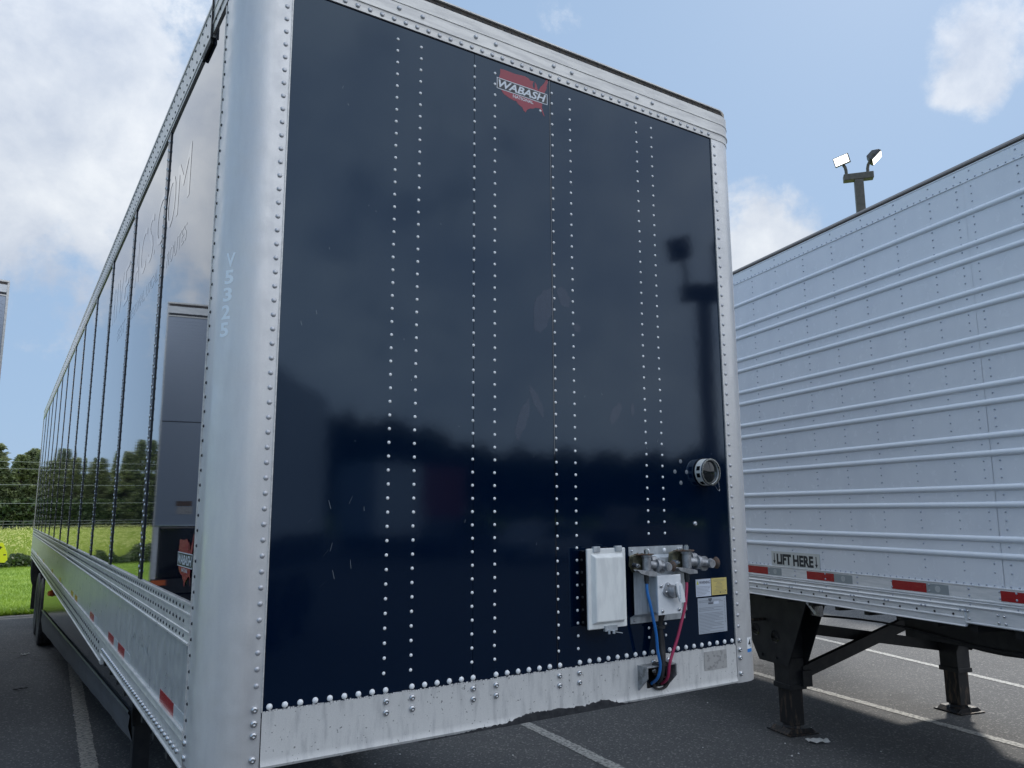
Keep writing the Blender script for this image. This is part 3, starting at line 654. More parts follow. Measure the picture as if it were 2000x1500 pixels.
# ---- left and right sides
SX = -1.295
seams = [.21+1.2215*k for k in range(14)]; seams[13] = 16.02
for k in range(13):
    y0, y1 = seams[k], seams[k+1]
    for sgn in (-1, 1):
        mb = MB(); nx_, nz_ = 10, 4; vs = []; ph = rnd.uniform(-.4, .4)
        for i in range(nx_+1):
            for j in range(nz_+1):
                t_ = i/nx_; s_ = j/nz_
                bow = .0011*(1-(2*t_-1)**4)*(1 if sgn < 0 else 0)+.0004*math.sin(3*s_+ph)
                vs.append((sgn*(1.2945+bow), y0+.0015+(y1-y0-.003)*t_, 1.69+(3.93-1.69)*s_))
        mb.add(vs, [(i*(nz_+1)+j, (i+1)*(nz_+1)+j, (i+1)*(nz_+1)+j+1, i*(nz_+1)+j+1) for i in range(nx_) for j in range(nz_)])
        n0 = len(vs); mb.add([(v[0]-sgn*.012, v[1], v[2]) for v in vs], [(i*(nz_+1)+j, i*(nz_+1)+j+1, (i+1)*(nz_+1)+j+1, (i+1)*(nz_+1)+j) for i in range(nx_) for j in range(nz_)])
        obj('side_panel', mb, NAVYS, VAN, smooth=60)
        if k < 12 :
            B('seam_strip', (min(sgn*1.2935, sgn*1.3003), y1-.030, 1.705, max(sgn*1.2935, sgn*1.3003), y1+.040, 3.92), DECK, VAN, bevel=.0015)
sr_ = MB(); dk = MB()
for k in range(12):
    y1 = seams[k+1]; z = 1.74
    while z < 3.90:
        dk_ = MB; sr_.dome((-1.3003, y1-.012, z), (-1, 0, 0), .0095, .004, 8, 2); sr_.dome((-1.3003, y1+.024, z+.02), (-1, 0, 0), .0095, .004, 8, 2); z += .0508 if k < 6 else .1016
z = 3.88
while z > 1.24:
    dk.dome((-1.2992, .197-.0*z, z), (-1, 0, 0), .006, .0045, 8, 2); z -= .0508
# side top rail
stp = [(-.010, 3.922), (.008, 3.922), (.009, 3.932), (.0125, 3.934), (.0125, 3.938), (.009, 3.941), (.009, 4.072), (.013, 4.075), (.013, 4.088), (-.010, 4.088)]
for P in ([LP(16.1), LP(.455)], [RP(.455), RP(16.1)]): obj('side_top_rail', MB().sweep(P, stp), ALUR, VAN, smooth=25)
B('rail_joint', (-1.312, .448, 3.915, -1.303, .456, 4.09), STEEL, VAN); B('rail_sealant', (-1.309, .46, 3.895, -1.2965, .62, 3.9215), BLK, VAN, bevel=.003)
y = .30
while y < 15.9:
    st = .0508 if y < 7 else .127
    dk.dome((-1.304, y, 4.052), (-1, 0, 0), .0068, .004, 8, 2); dk.dome((-1.304, y+.025, 3.972), (-1, 0, 0), .0068, .004, 8, 2)
    y += st*1.45
# base rail on the side
srp = [(-.012, 1.568), (.006, 1.568), (.012, 1.571), (.012, 1.577), (.0075, 1.580), (.0055, 1.607), (.0095, 1.608), (.0095, 1.612), (.0055, 1.614), (.0055, 1.664),
       (.0095, 1.666), (.0095, 1.671), (.0055, 1.673), (.0055, 1.697), (.011, 1.699), (.011, 1.705), (-.012, 1.705)]
for P in ([LP(16.05), LP(.2225)], [RP(.2225), RP(16.05)]):
    obj('side_rivet_rail', MB().sweep(P, srp), ALUR, VAN, smooth=25)
    obj('side_plate', MB().sweep(P, [(-.012, 1.304), (.003, 1.304), (.003, 1.5675), (-.012, 1.5675)]), ALUS, VAN)
def lower(sg):
    mb = MB(); mb.sweep([((sg*1.295, 2.70), (sg, 0)), ((sg*1.295, .2225), (sg, 0))][::1 if sg < 0 else -1], [(-.01, 1.180), (.006, 1.180), (.012, 1.183), (.012, 1.188), (.006, 1.192), (.006, 1.270), (.013, 1.274), (.011, 1.280), (.010, 1.296), (.014, 1.300), (.012, 1.3035), (-.01, 1.3035)])
    mb.sweep([((sg*1.295, 16.05), (sg, 0)), ((sg*1.295, 2.7005), (sg, 0))][::1 if sg < 0 else -1], [(-.01, 1.140), (.006, 1.140), (.012, 1.143), (.012, 1.147), (.006, 1.150), (.006, 1.270), (.013, 1.274), (.011, 1.280), (.010, 1.296), (.014, 1.300), (.012, 1.3035), (-.01, 1.3035)])
    return obj('side_lower_rail', mb, ALUR, VAN, smooth=25)
lower(-1); lower(1)
B('rail_step', (-1.3015, 2.69, 1.128, -1.285, 2.78, 1.142), ALUR, VAN)
y = .32
while y < 15.9:
    big = .0070 if y < 5 else .0080
    st = .062 if y < 6 else .13
    for z_, o_ in ((1.685, 1.3005), (1.640, 1.3005), (1.592, 1.3015)): dk.dome((-o_, y+(z_-1.6)*.3, z_), (-1, 0, 0), big, .004, 8, 2)
    y += st*1.05
y = 2.85
while y < 15.9:
    for z_ in (1.235, 1.185): dk.dome((-1.301, y+(z_-1.2)*.5, z_), (-1, 0, 0), .0105, .006, 8, 2)
    y += .11 if y < 6 else .16
bo = MB(); y = .29
while y < 2.66:
    bo.dome((-1.301, y, 1.224), (-1, 0, 0), .0095, .011, 10, 3, flat=1); y += .058
obj('side_bolts', bo, SCREW, VAN, smooth=50, kind='stuff')
obj('seam_rivets', sr_, SCREW, VAN, smooth=50, kind='stuff'); obj('side_rivets', dk, DARKR, VAN, smooth=50, kind='stuff')
for z in (1.27, 1.225): obj('screw', MB().dome((-1.2992, .197, z), (-1, 0, 0), .011, .008, 12, 3, flat=1), SCREW, VAN, smooth=50)
# reflective tapes
for y0, y1, m_ in ((.425, .707, REDT), (.235, .4245, WHT), (1.74, 1.995, REDT), (1.555, 1.7395, WHT), (2.18, 2.44, REDT), (2.0, 2.1795, WHT), (3.27, 3.54, REDT), (3.09, 3.2695, WHT),
                   (4.62, 4.88, REDT), (4.45, 4.6195, WHT), (5.05, 5.31, REDT), (4.885, 5.049, WHT), (6.7, 6.98, REDT), (6.5, 6.699, WHT), (8.2, 8.5, YEL), (10.6, 10.9, YEL), (12.8, 13.1, YEL)):
    B('reflective_tape', (-1.2995, y0, 1.3045, -1.2983, y1, 1.347), m_, VAN)
sc2 = MB()
for k in range(16):
    yy, zz = rnd.uniform(1.0, 1.5), 0; zz = 1.445-(1.5-yy)*.02+rnd.uniform(-.012, .012); a = rnd.uniform(.01, .028)
    sc2.add([(-1.2984, yy-a, zz-.006), (-1.2984, yy+a*.6, zz-.004), (-1.2984, yy+a, zz+.008), (-1.2984, yy-a*.5, zz+.006)], [(0, 1, 2, 3)])
obj('scuff_marks', sc2, WHT, VAN, kind='stuff')
# ghost lettering on the navy side
def ghost(s_, yr, yl, z0, z1, **k):
    mb = MB(); text(mb, s_, yl-yr, z1-z0, lambda a, b: (-1.2968, yl-a, z0+b), bold=.0, **k); obj('ghost_lettering', mb, GHOST, VAN)
ghost('M', .80, 1.12, 3.37, 3.62); ghost('O', 1.16, 1.38, 3.37, 3.63); ghost('C', 1.46, 1.70, 3.37, 3.64); ghost('.', 1.735, 1.765, 3.37, 3.40)
ghost('S', 1.80, 1.98, 3.37, 3.64); ghost('C', 2.05, 2.28, 3.37, 3.64); ghost('A', 2.32, 2.50, 3.37, 3.64)
ghost('E', 2.80, 3.02, 3.37, 3.64); ghost('V', 3.10, 3.36, 3.37, 3.64); ghost('I', 3.42, 3.46, 3.37, 3.64); ghost('R', 3.52, 3.66, 3.37, 3.64); ghost('D', 3.78, 4.02, 3.37, 3.64)
ghost('ROUTES', .80, 1.30, 3.17, 3.25); ghost('REGIONAL, LOCAL', 1.56, 2.60, 3.17, 3.25); ghost('BEST', 2.85, 3.25, 3.17, 3.26)
# rear frame, floor, chassis
B('rear_frame', (-1.302, 16.05, 1.10, -1.21, 16.15, 4.10), ALUR, VAN); B('rear_frame', (1.21, 16.05, 1.10, 1.302, 16.15, 4.10), ALUR, VAN)
B('rear_door', (-1.205, 16.10, 1.14, 1.205, 16.14, 4.08), WHITE, VAN); B('floor', (-1.28, .15, 1.192, 1.28, 16.04, 1.30), STEEL, VAN)
fl = MB()
for k in range(52): fl.box(-1.27, .35+k*.305, 1.10, 1.27, .39+k*.305, 1.1915)
obj('crossmembers', fl, STEEL, VAN, kind='stuff')
B('kingpin_plate', (-.6, .4, 1.09, .6, 1.5, 1.0995), STEEL, VAN)
for sx in (-1, 1):
    cx = sx*.85
    lg = obj('landing_leg', MB().box(cx-.075, 3.98, .45, cx+.075, 4.13, 1.10).box(cx-.058, 4.0, .06, cx+.058, 4.11, .45), STEEL, VAN, bevel=.004)
    obj('foot', MB().box(cx-.13, 3.93, .005, cx+.13, 4.19, .03).box(cx-.075, 3.99, .03, cx+.075, 4.13, .06), RUSTLEG, lg)
    obj('leg_bracket', MB().prism([(3.95, 1.09), (4.50, 1.09), (4.27, .62), (3.99, .62)], lambda y, z: (cx+sx*.079, y, z), lambda y, z: (cx+sx*.085, y, z)), STEEL, VAN, bevel=.002)
B('leg_brace', (-.77, 4.04, .80, .77, 4.08, .86), STEEL, VAN)
# side skirt
def sx_(y): return -1.03-(y-3.4)*.0285
for y0, y1 in ((3.35, 5.6), (5.61, 8.2), (8.21, 10.9)):
    for sg in (-1, 1):
        A0, A1 = -sx_(y0)*sg, -sx_(y1)*sg
        zb = lambda y: .50-(y-3.4)*.025; zr = lambda y: .70-(y-3.4)*.011
        mb = MB()
        for a, b in (((A0, y0), (A1, y1)),):
            mb.add([(a[0], a[1], zr(a[1])), (b[0], b[1], zr(b[1])), (b[0], b[1], 1.139), (a[0], a[1], 1.139), (a[0]-sg*.012, a[1], zr(a[1])), (b[0]-sg*.012, b[1], zr(b[1])), (b[0]-sg*.012, b[1], 1.139), (a[0]-sg*.012, a[1], 1.139)],
                   [(0,1,2,3),(7,6,5,4),(0,4,5,1),(3,2,6,7),(0,3,7,4),(1,5,6,2)])
        o1 = obj('skirt_panel', mb, SKIRT, VAN)
        n = 14; vs = []
        for i in range(n+1):
            y = y0+(y1-y0)*i/n; X = -sx_(y)*sg; w_ = .0025*math.sin(i*1.3+y0)+.002*math.sin(i*.6)
            vs += [(X+sg*.014, y, zr(y)+.004), (X+sg*.018, y, zr(y)-.012), (X+sg*.004, y, zr(y)-.03), (X+sg*(.010+w_*.4), y, (zr(y)+zb(y))/2), (X+sg*(-.02+w_), y, zb(y)), (X-sg*.025, y, zb(y)+.005), (X-sg*.004, y, zr(y))]
        mb = MB(); mb.add(vs, [(7*i+j, 7*i+7+j, 7*i+8+j, 7*i+j+1) for i in range(n) for j in range(6)]); obj('skirt_edge', mb, SKIRTR, VAN, smooth=50)
obj('marker_lamp', MB().cyl((-1.21, 9.62, .955), (-1.255, 9.60, .955), .045, 14, .03), AMBER, VAN, smooth=40)
# wheels
tprof = [(.27, -.10), (.30, -.118), (.44, -.128), (.485, -.120), (.502, -.100), (.505, -.052), (.494, -.050), (.494, -.040), (.506, -.038), (.507, .038), (.494, .040), (.494, .050), (.505, .052), (.502, .100), (.485, .120), (.44, .128), (.30, .118), (.27, .10)]
tyre = mesh('tyre', MB().lathe((0,0,0), (1,0,0), tprof, 48), BLK); tyre.polygons.foreach_set('use_smooth', [True]*len(tyre.polygons)); tyre.set_sharp_from_angle(angle=R(35))
rim = mesh('rim', MB().lathe((0,0,0), (1,0,0), [(.275, -.10), (.285, -.105), (.27, -.08), (.24, -.02), (.20, -.0), (.11, .0), (.10, -.06), (.0, -.06)], 32), ALUR)
for ax in (11.80, 13.05):
    for sx in (-1, 1):
        for xo in (1.135, .815):
            w_ = bpy.data.objects.new('wheel', rim); COL.objects.link(w_); w_.parent = VAN; w_.location = (sx*xo, ax, .505)
            if sx > 0: w_.rotation_euler.z = pi
            t_ = bpy.data.objects.new('tyre', tyre); COL.objects.link(t_); t_.parent = w_
    obj('axle', MB().cyl((-1.0, ax, .505), (1.0, ax, .505), .065, 14), STEEL, VAN, smooth=40)
obj('bogie_frame', MB().box(-.55, 11.0, .78, -.45, 14.2, 1.0995).box(.45, 11.0, .78, .55, 14.2, 1.0995), STEEL, VAN)
obj('mud_flap', MB().box(-1.27, 15.0, .22, -.70, 15.012, 1.02), BLK, VAN); obj('mud_flap', MB().box(.70, 15.0, .22, 1.27, 15.012, 1.02), BLK, VAN)
ug = MB(); ug.beam((-1.15, 16.08, .50), (1.15, 16.08, .50), .1, .1)
for sx in (-1, 1): ug.tube(smooth_path([(sx*1.25, 16.02, 1.10), (sx*1.245, 16.03, .80), (sx*1.20, 16.05, .6), (sx*1.08, 16.07, .5)]), .04, 10)
obj('underride_guard', ug, STEEL, VAN, smooth=40)

# ------------------------------------------------------------------ white ribbed trailer on the right
def rotv(a): return math.sin(a), math.cos(a)
WT = thing('refrigerated_trailer', 'white ribbed trailer with LIFT HERE sign and red and silver tape along its lower rail', 'trailer', (4.039, 2.365, 0), -R(13))
s0, s1 = -3.3, 12.0; Wd = 2.6
joints = [-8.6, -2.541, 1.12, 4.78, 8.44]
js = [s0, -2.541, 1.12, 4.78, 8.44, s1]
for a, b in zip(js[:-1], js[1:]):
    n = 12; vs = []
    for i in range(n+1):
        for j in range(7):
            t_, u_ = i/n, j/6; vs.append((.0012*math.sin(5*t_+3*u_+a)+.0, a+.001+(b-a-.002)*t_, 1.50+(4.215-1.50)*u_))
    mb = MB(); mb.add(vs, [(i*7+j, i*7+j+1, i*7+8+j, i*7+7+j) for i in range(n) for j in range(6)])
    n0 = len(vs); mb.add([(v[0]+.01, v[1], v[2]) for v in vs], [(i*7+j, i*7+7+j, i*7+8+j, i*7+j+1) for i in range(n) for j in range(6)])
    obj('side_sheet', mb, WHITE, WT, smooth=60)
for z in (3.985, 3.762, 3.660, 3.440, 3.333, 3.122, 3.010, 2.800, 2.690, 2.472, 2.360, 2.140, 2.030, 1.812, 1.706):
    pr = [(.001, -.021), (-.004, -.019), (-.011, -.012), (-.0135, -.004), (-.0135, .004), (-.011, .012), (-.004, .019), (.001, .021)]
    mb = MB(); n = len(pr); mb.add([(a, s0, z+b) for a, b in pr]+[(a, s1, z+b) for a, b in pr], [(k, k+1, n+k+1, n+k) for k in range(n-1)]+[tuple(range(n)), tuple(range(2*n-1, n-1, -1))])
    obj('rib', mb, WPAINT, WT, smooth=60)
def lswp(name, prof, m_, a=s0, b=s1, **k):
    mb = MB(); n = len(prof); mb.add([(p, a, z) for p, z in prof]+[(p, b, z) for p, z in prof], [(j, (j+1)%n, n+(j+1)%n, n+j) for j in range(n)]+[tuple(range(n-1, -1, -1)), tuple(range(n, 2*n))]); return obj(name, mb, m_, WT, **k)
lswp('top_rail', [(.01, 4.203), (-.006, 4.203), (-.007, 4.207), (-.004, 4.210), (-.004, 4.300), (-.008, 4.303), (-.008, 4.309), (.01, 4.309)], WPAINT)
lswp('roof_edge', [(.012, 4.3095), (-.006, 4.3095), (-.006, 4.322), (.012, 4.322)], BROWN, smooth=30); lswp('roof_trim', [(.012, 4.3225), (-.010, 4.3225), (-.013, 4.332), (-.006, 4.348), (.012, 4.348)], TRIM, smooth=30)
lswp('rail_cover', [(.012, 1.425), (-.006, 1.425), (-.006, 1.503), (-.010, 1.505), (-.010, 1.511), (.012, 1.511)], WRAIL)
lswp('bottom_rail', [(.012, 1.362), (-.008, 1.362), (-.012, 1.366), (-.014, 1.372), (-.008, 1.378), (-.006, 1.382), (-.006, 1.394), (-.011, 1.397), (-.014, 1.403), (-.008, 1.408), (-.006, 1.411), (-.014, 1.415), (-.013, 1.422), (-.006, 1.4245), (.012, 1.4245)], WRAIL, smooth=25)
lswp('lower_rail', [(.012, 1.240), (-.008, 1.238), (-.010, 1.243), (-.006, 1.250), (-.006, 1.288), (-.013, 1.292), (-.012, 1.298), (-.006, 1.302), (-.006, 1.333), (-.012, 1.336), (-.014, 1.343), (-.008, 1.350), (-.006, 1.3615), (.012, 1.3615)], WRAIL, a=-2.235, smooth=25)
lswp('lower_plate', [(.012, 1.262), (-.004, 1.262), (-.007, 1.266), (-.007, 1.271), (-.003, 1.275), (-.003, 1.3615), (.012, 1.3615)], WRAIL, a=s0, b=-2.236)
lswp('plate_gusset', [(.012, 1.25), (-.004, 1.245), (-.015, 1.35), (.012, 1.36)], WRAIL, a=-2.242, b=-2.2365)
wv = MB(); wd = MB()
cols = [(-2.598, 1), (-2.484, 1), (-2.265, 1), (-1.955, 1), (-1.628, 1), (-1.292, 1), (-.949, 1), (-.584, 2), (-.247, 1), (.09, 2), (-2.93, 1), (-3.2, 1)]
for s_, st in cols:
    z = 4.165
    while z > 1.55:
        if all(abs(z-q) > .012 for q in ()): wv.dome((-.0015, s_, z), (-1, 0, 0), .0062, .0052, 8, 2)
        z -= .0545*st
s_ = -3.25
while s_ < .6:
    wv.dome((-.0015, s_, 1.5215), (-1, 0, 0), .0062, .0052, 8, 2); wv.dome((-.0045, s_, 4.2175), (-1, 0, 0), .0062, .0052, 8, 2); s_ += .0556
for s_, st in cols:
    wv.dome((-.0045, s_, 4.274), (-1, 0, 0), .0072, .0055, 8, 2)
    for z in (1.486, 1.445): wv.dome((-.0065, s_-.02, z), (-1, 0, 0), .0085, .005, 10, 2)
    wv.dome((-.0065, s_-.02, 1.386), (-1, 0, 0), .007, .004, 8, 2)
    if s_ > -2.3:
        for q in (0, .035): wv.dome((-.0125, s_+.02+q, 1.343), (-1, 0, 0), .009, .005, 8, 2)
s_ = -2.15
while s_ < .4: wd.dome((-.0065, s_, 1.312), (-1, 0, 0), .0085, .007, 10, 2); s_ += .148
obj('skin_rivets', wv, mat('white trailer rivet', (.42, .46, .54), .4, .3), WT, smooth=50, kind='stuff'); obj('rail_bolts', wd, STEEL, WT, smooth=50, kind='stuff')
for s_, z in ((-2.262, 1.342), (-2.268, 1.293), (-2.475, 1.338), (-2.52, 1.336), (-2.478, 1.292), (-2.525, 1.29)):
    obj('bolt', MB().dome((-.0035, s_, z), (-1, 0, 0), .010, .010, 12, 3), SCREW, WT, smooth=50)
def tape(a, b, m_, name='reflective_tape'): return B(name, (-.0078, a, 1.430, -.0062, b, 1.494), m_, WT)
for a, b, m_ in ((-.246, .058, REDT), (-.43, -.248, GREYT), (-1.065, -.752, REDT), (-1.262, -1.067, GREYT), (-1.951, -1.650, REDT), (-2.130, -1.953, GREYT), (-2.85, -2.512, REDT), (.45, .75, REDT)): tape(a, b, m_)
for s_ in (-.345, -1.165, -2.045, -.92, -1.80):
    obj('tape_emblem', MB().lathe((-.0079, s_, 1.462), (-1, 0, 0), [(.022, .0), (.022, .0006), (0, .0006)], 18), WHT if s_ not in (-.92, -1.80) else REDT, WT)
ls = B('lift_sign', (-.0045, -.912, 1.508, -.002, -.305, 1.640), mat('sign plate', (.62, .64, .62), .4), WT)
mb = MB(); text(mb, 'LIFT', .19, .092, lambda a, b: (-.0050, -.375-a, 1.528+b), bold=.055)
text(mb, 'HERE', .25, .094, lambda a, b: (-.0050, -.588-a, 1.524+b), bold=.045); obj('lettering', mb, DECK, ls)
def arrow(s_, dz):
    mb = MB(); mb.add([(-.0050, s_+.005, 1.62+dz), (-.0050, s_-.005, 1.62+dz), (-.0050, s_-.005, 1.555+dz), (-.0050, s_+.005, 1.555+dz), (-.0050, s_+.017, 1.557+dz), (-.0050, s_-.017, 1.557+dz), (-.0050, s_, 1.528+dz)], [(0, 1, 2, 3), (4, 5, 6)]); obj('arrow_mark', mb, DECK, ls)
arrow(-.343, .003); arrow(-.872, -.004)
# box: front, roof, far side, rear, floor
B('front_wall', (.0, s0-.05, 1.26, Wd, s0-.001, 4.30), WHITE, WT); B('rear_wall', (.0, s1+.001, 1.26, Wd, s1+.05, 4.30), WHITE, WT)
B('far_side', (Wd-.012, s0, 1.26, Wd, s1, 4.30), WHITE, WT); B('roof', (.013, s0, 4.31, Wd, s1, 4.345), ALUR, WT); B('floor', (.013, s0, 1.255, Wd-.013, s1, 1.34), STEEL, WT)
cm_ = MB()
for k in range(48): cm_.box(.06, s0+.1+k*.31, 1.20, Wd-.06, s0+.15+k*.31, 1.254)
obj('crossmembers', cm_, STEEL, WT, kind='stuff')
def leg(cx, hole):
    w_ = MB()
    w_.prism([(.52, 1.2), (.52, 1.0), (.27, .60), (-.13, .60), (-.43, 1.2)], lambda s_, z: (cx-.110, s_, z), lambda s_, z: (cx-.098, s_, z)); 
    w_.prism([(.52, 1.2), (.52, 1.0), (.27, .60), (-.13, .60), (-.43, 1.2)], lambda s_, z: (cx+.098, s_, z), lambda s_, z: (cx+.110, s_, z)); w_.box(cx-.097, -.10, .605, cx+.097, .22, 1.16)
    wb = obj('wing_bracket', w_, STEEL, WT, bevel=.004)
    if hole:
        for s_, z in ((.30, .87), (.02, .84)): obj('bracket_hole', MB().lathe((cx-.1105, s_, z), (-1, 0, 0), [(.052, .0), (.055, .004), (.045, .002), (.0, .0005)], 20), BLKG, wb, smooth=40)
        for s_, z in ((.22, .65), (.02, .65)): obj('bolt', MB().cyl((cx-.11, s_, z), (cx-.122, s_, z), .013, 6), STEEL, wb)
    l_ = obj('landing_leg', MB().box(cx-.085, -.115, .40, cx+.085, .095, .66).box(cx-.095, -.125, .385, cx+.095, .105, .43), STEEL, WT, bevel=.004)
    obj('inner_tube', MB().box(cx-.068, -.095, .07, cx+.068, .075, .40), RUSTLEG, l_, bevel=.004)
    f_ = MB(); f_.cyl((cx, -.01, .03), (cx, -.01, .07), .13, 4, .11); f_.box(cx-.16, -.17, .004, cx+.16, .15, .014)
    f_.prism([(-.16, .014), (.16, .014), (.11, .05), (-.11, .05)], lambda a, z: (cx+a, -.13, z), lambda a, z: (cx+a, .11, z)); obj('foot', f_, RUSTLEG, l_)
leg(.35, True); leg(2.40, True)
ck_ = MB(); ck_.cyl((.24, .16, .98), (.10, .16, .98), .014, 8); ck_.tube([(.10, .16, .98), (.07, .16, .98), (.06, .17, .72), (.0, .17, .70)], .011, 8); obj('crank_handle', ck_, RUSTLEG, WT, smooth=40)
al = MB()
for q in range(3): al.tube(smooth_path([(.5+q*.03, s0+.3, 1.10), (.55+q*.03, -2.0, 1.02-q*.02), (.52, -1.0, 1.08), (.56+q*.02, .6, 1.0), (.6, 1.8, 1.08), (.6, 6, 1.05)]), .008, 6)
obj('air_line', al, BLK, WT, smooth=50)
br = MB(); br.beam((.42, -.10, .53), (2.32, .02, 1.02), .05, .11); br.obox((.44, -.10, .48), (.05, 0, 0), (0, .05, 0), (0, 0, .07)); obj('leg_brace', br, STEEL, WT)
br = MB(); br.beam((.42, .06, .92), (2.32, .10, .62), .05, .10); obj('leg_brace', br, STEEL, WT)
B('chassis_rail', (.55, s0+.2, 1.0, .65, -1.2, 1.159), STEEL, WT); B('kingpin_plate', (.7, s0+.2, 1.12, 1.9, -2.2, 1.159), STEEL, WT)
obj('crank_bracket', MB().box(.30, -.52, 1.08, .34, -.40, 1.22).beam((.22, -.46, 1.20), (.26, -.52, 1.10), .012, .02), SCREW, WT)
for ax in (9.6, 10.85):
    for x_ in (.17, .49, 2.11, 2.43):
        w_ = bpy.data.objects.new('wheel', rim); COL.objects.link(w_); w_.parent = WT; w_.location = (x_, ax, .505)
        if x_ > 1: w_.rotation_euler.z = pi
        t_ = bpy.data.objects.new('tyre', tyre); COL.objects.link(t_); t_.parent = w_

# the neighbouring trailer further right, whose shade falls behind the ribbed one
NT = WT.copy(); COL.objects.link(NT); NT.location = (13.4, 1.6, 0); NT.rotation_euler = (0, 0, -R(19)); NT['label'] = 'second white ribbed trailer hidden behind the LIFT HERE trailer'
for ch in list(WT.children):
    if ch.name.split('.')[0] in ('skin_rivets', 'bolt', 'tape_emblem', 'rail_bolts'): continue
    c = ch.copy(); COL.objects.link(c); c.parent = NT
    for g_ in ch.children: d = g_.copy(); COL.objects.link(d); d.parent = c
# ------------------------------------------------------------------ diamond-plate trailer at the left edge
DT = thing('diamond_plate_trailer', 'trailer at the left edge of the photo with silver diamond plate nose', 'trailer', (-1.98, 5.87, 0), R(10))
# local: x to the right (towards 0 at its right edge), y back
B('nose_skin', (-2.56, 0, 1.88, -.02, .02, 4.02), DIAM, DT)
tr_ = MB()
for iz in range(0, 64):
    z = 1.93+iz*.0325
    for ix in range(0, 22):
        x = -.045-ix*.0325; a = .6 if (ix+iz) % 2 else -.6
        if z < 3.98: tr_.obox((x, -.0008, z), (.014*math.cos(a), 0, .014*math.sin(a)), (0, .0014, 0), (-.003*math.sin(a), 0, .003*math.cos(a)))
obj('tread_pattern', tr_, DIAM, DT, kind='stuff')
B('nose_edge', (-.019, -.006, 1.35, .0, .03, 4.15), ALUR, DT); B('nose_edge', (-2.58, -.006, 1.35, -2.5605, .03, 4.15), ALUR, DT)
B('top_band', (-2.56, -.003, 4.058, -.0195, .02, 4.132), WRAIL, DT); B('top_gasket', (-2.56, -.006, 4.133, -.0195, .02, 4.158), BROWN, DT)
B('lower_gasket', (-2.56, -.006, 4.034, -.0195, .02, 4.0575), DARKR, DT); B('trim_strip', (-2.56, -.008, 4.021, -.0195, .02, 4.0335), ALUR, DT)
B('panel_joint', (-2.56, -.003, 2.92, -.0195, .0, 2.928), STEEL, DT)
B('roof', (-2.58, .0, 4.159, .0, 9.8, 4.175), ALUR, DT)
B('side_wall', (-.012, .031, 1.2, .0, 9.8, 4.158), WHITE, DT); B('side_wall', (-2.58, .031, 1.2, -2.568, 9.8, 4.158), WHITE, DT); B('rear_wall', (-2.58, 9.801, 1.2, .0, 9.84, 4.175), WHITE, DT)
B('lower_nose_panel', (-2.50, -.02, 1.36, -.07, .02, 1.872), BLKG, DT, bevel=.02); B('nose_sill', (-2.56, -.012, 1.22, -.0195, .02, 1.3595), STEEL, DT)
B('nose_trim', (-2.56, -.024, 1.8725, -.0195, .02, 1.8795), CHROME, DT)
B('side_post_foot', (-.068, -.01, 1.36, -.0195, .02, 1.8715), WRAIL, DT)
obj('marker_lamp', MB().box(-.16, -.03, 1.30, -.02, -.0125, 1.35), AMBER, DT)
dd = B('nose_decal', (-.40, -.0035, 2.07, -.22, -.0023, 2.12), RUST, DT); B('decal_strip', (-.41, -.0036, 1.99, -.23, -.0023, 2.065), RESID, dd)
B('floor', (-2.56, .03, 1.12, -.02, 9.8, 1.1999), STEEL, DT)
for cx in (-.30, -2.28):
    l_ = obj('landing_leg', MB().box(cx-.07, 2.4, .45, cx+.07, 2.55, 1.12).box(cx-.055, 2.42, .05, cx+.055, 2.53, .45), STEEL, DT); obj('foot', MB().box(cx-.13, 2.35, .005, cx+.13, 2.6, .05), RUSTLEG, l_)
for x_ in (-.17, -.49, -2.09, -2.41):
    w_ = bpy.data.objects.new('wheel', rim); COL.objects.link(w_); w_.parent = DT; w_.location = (x_, 8.4, .505)
    if x_ > -1: w_.rotation_euler.z = pi
    t_ = bpy.data.objects.new('tyre', tyre); COL.objects.link(t_); t_.parent = w_

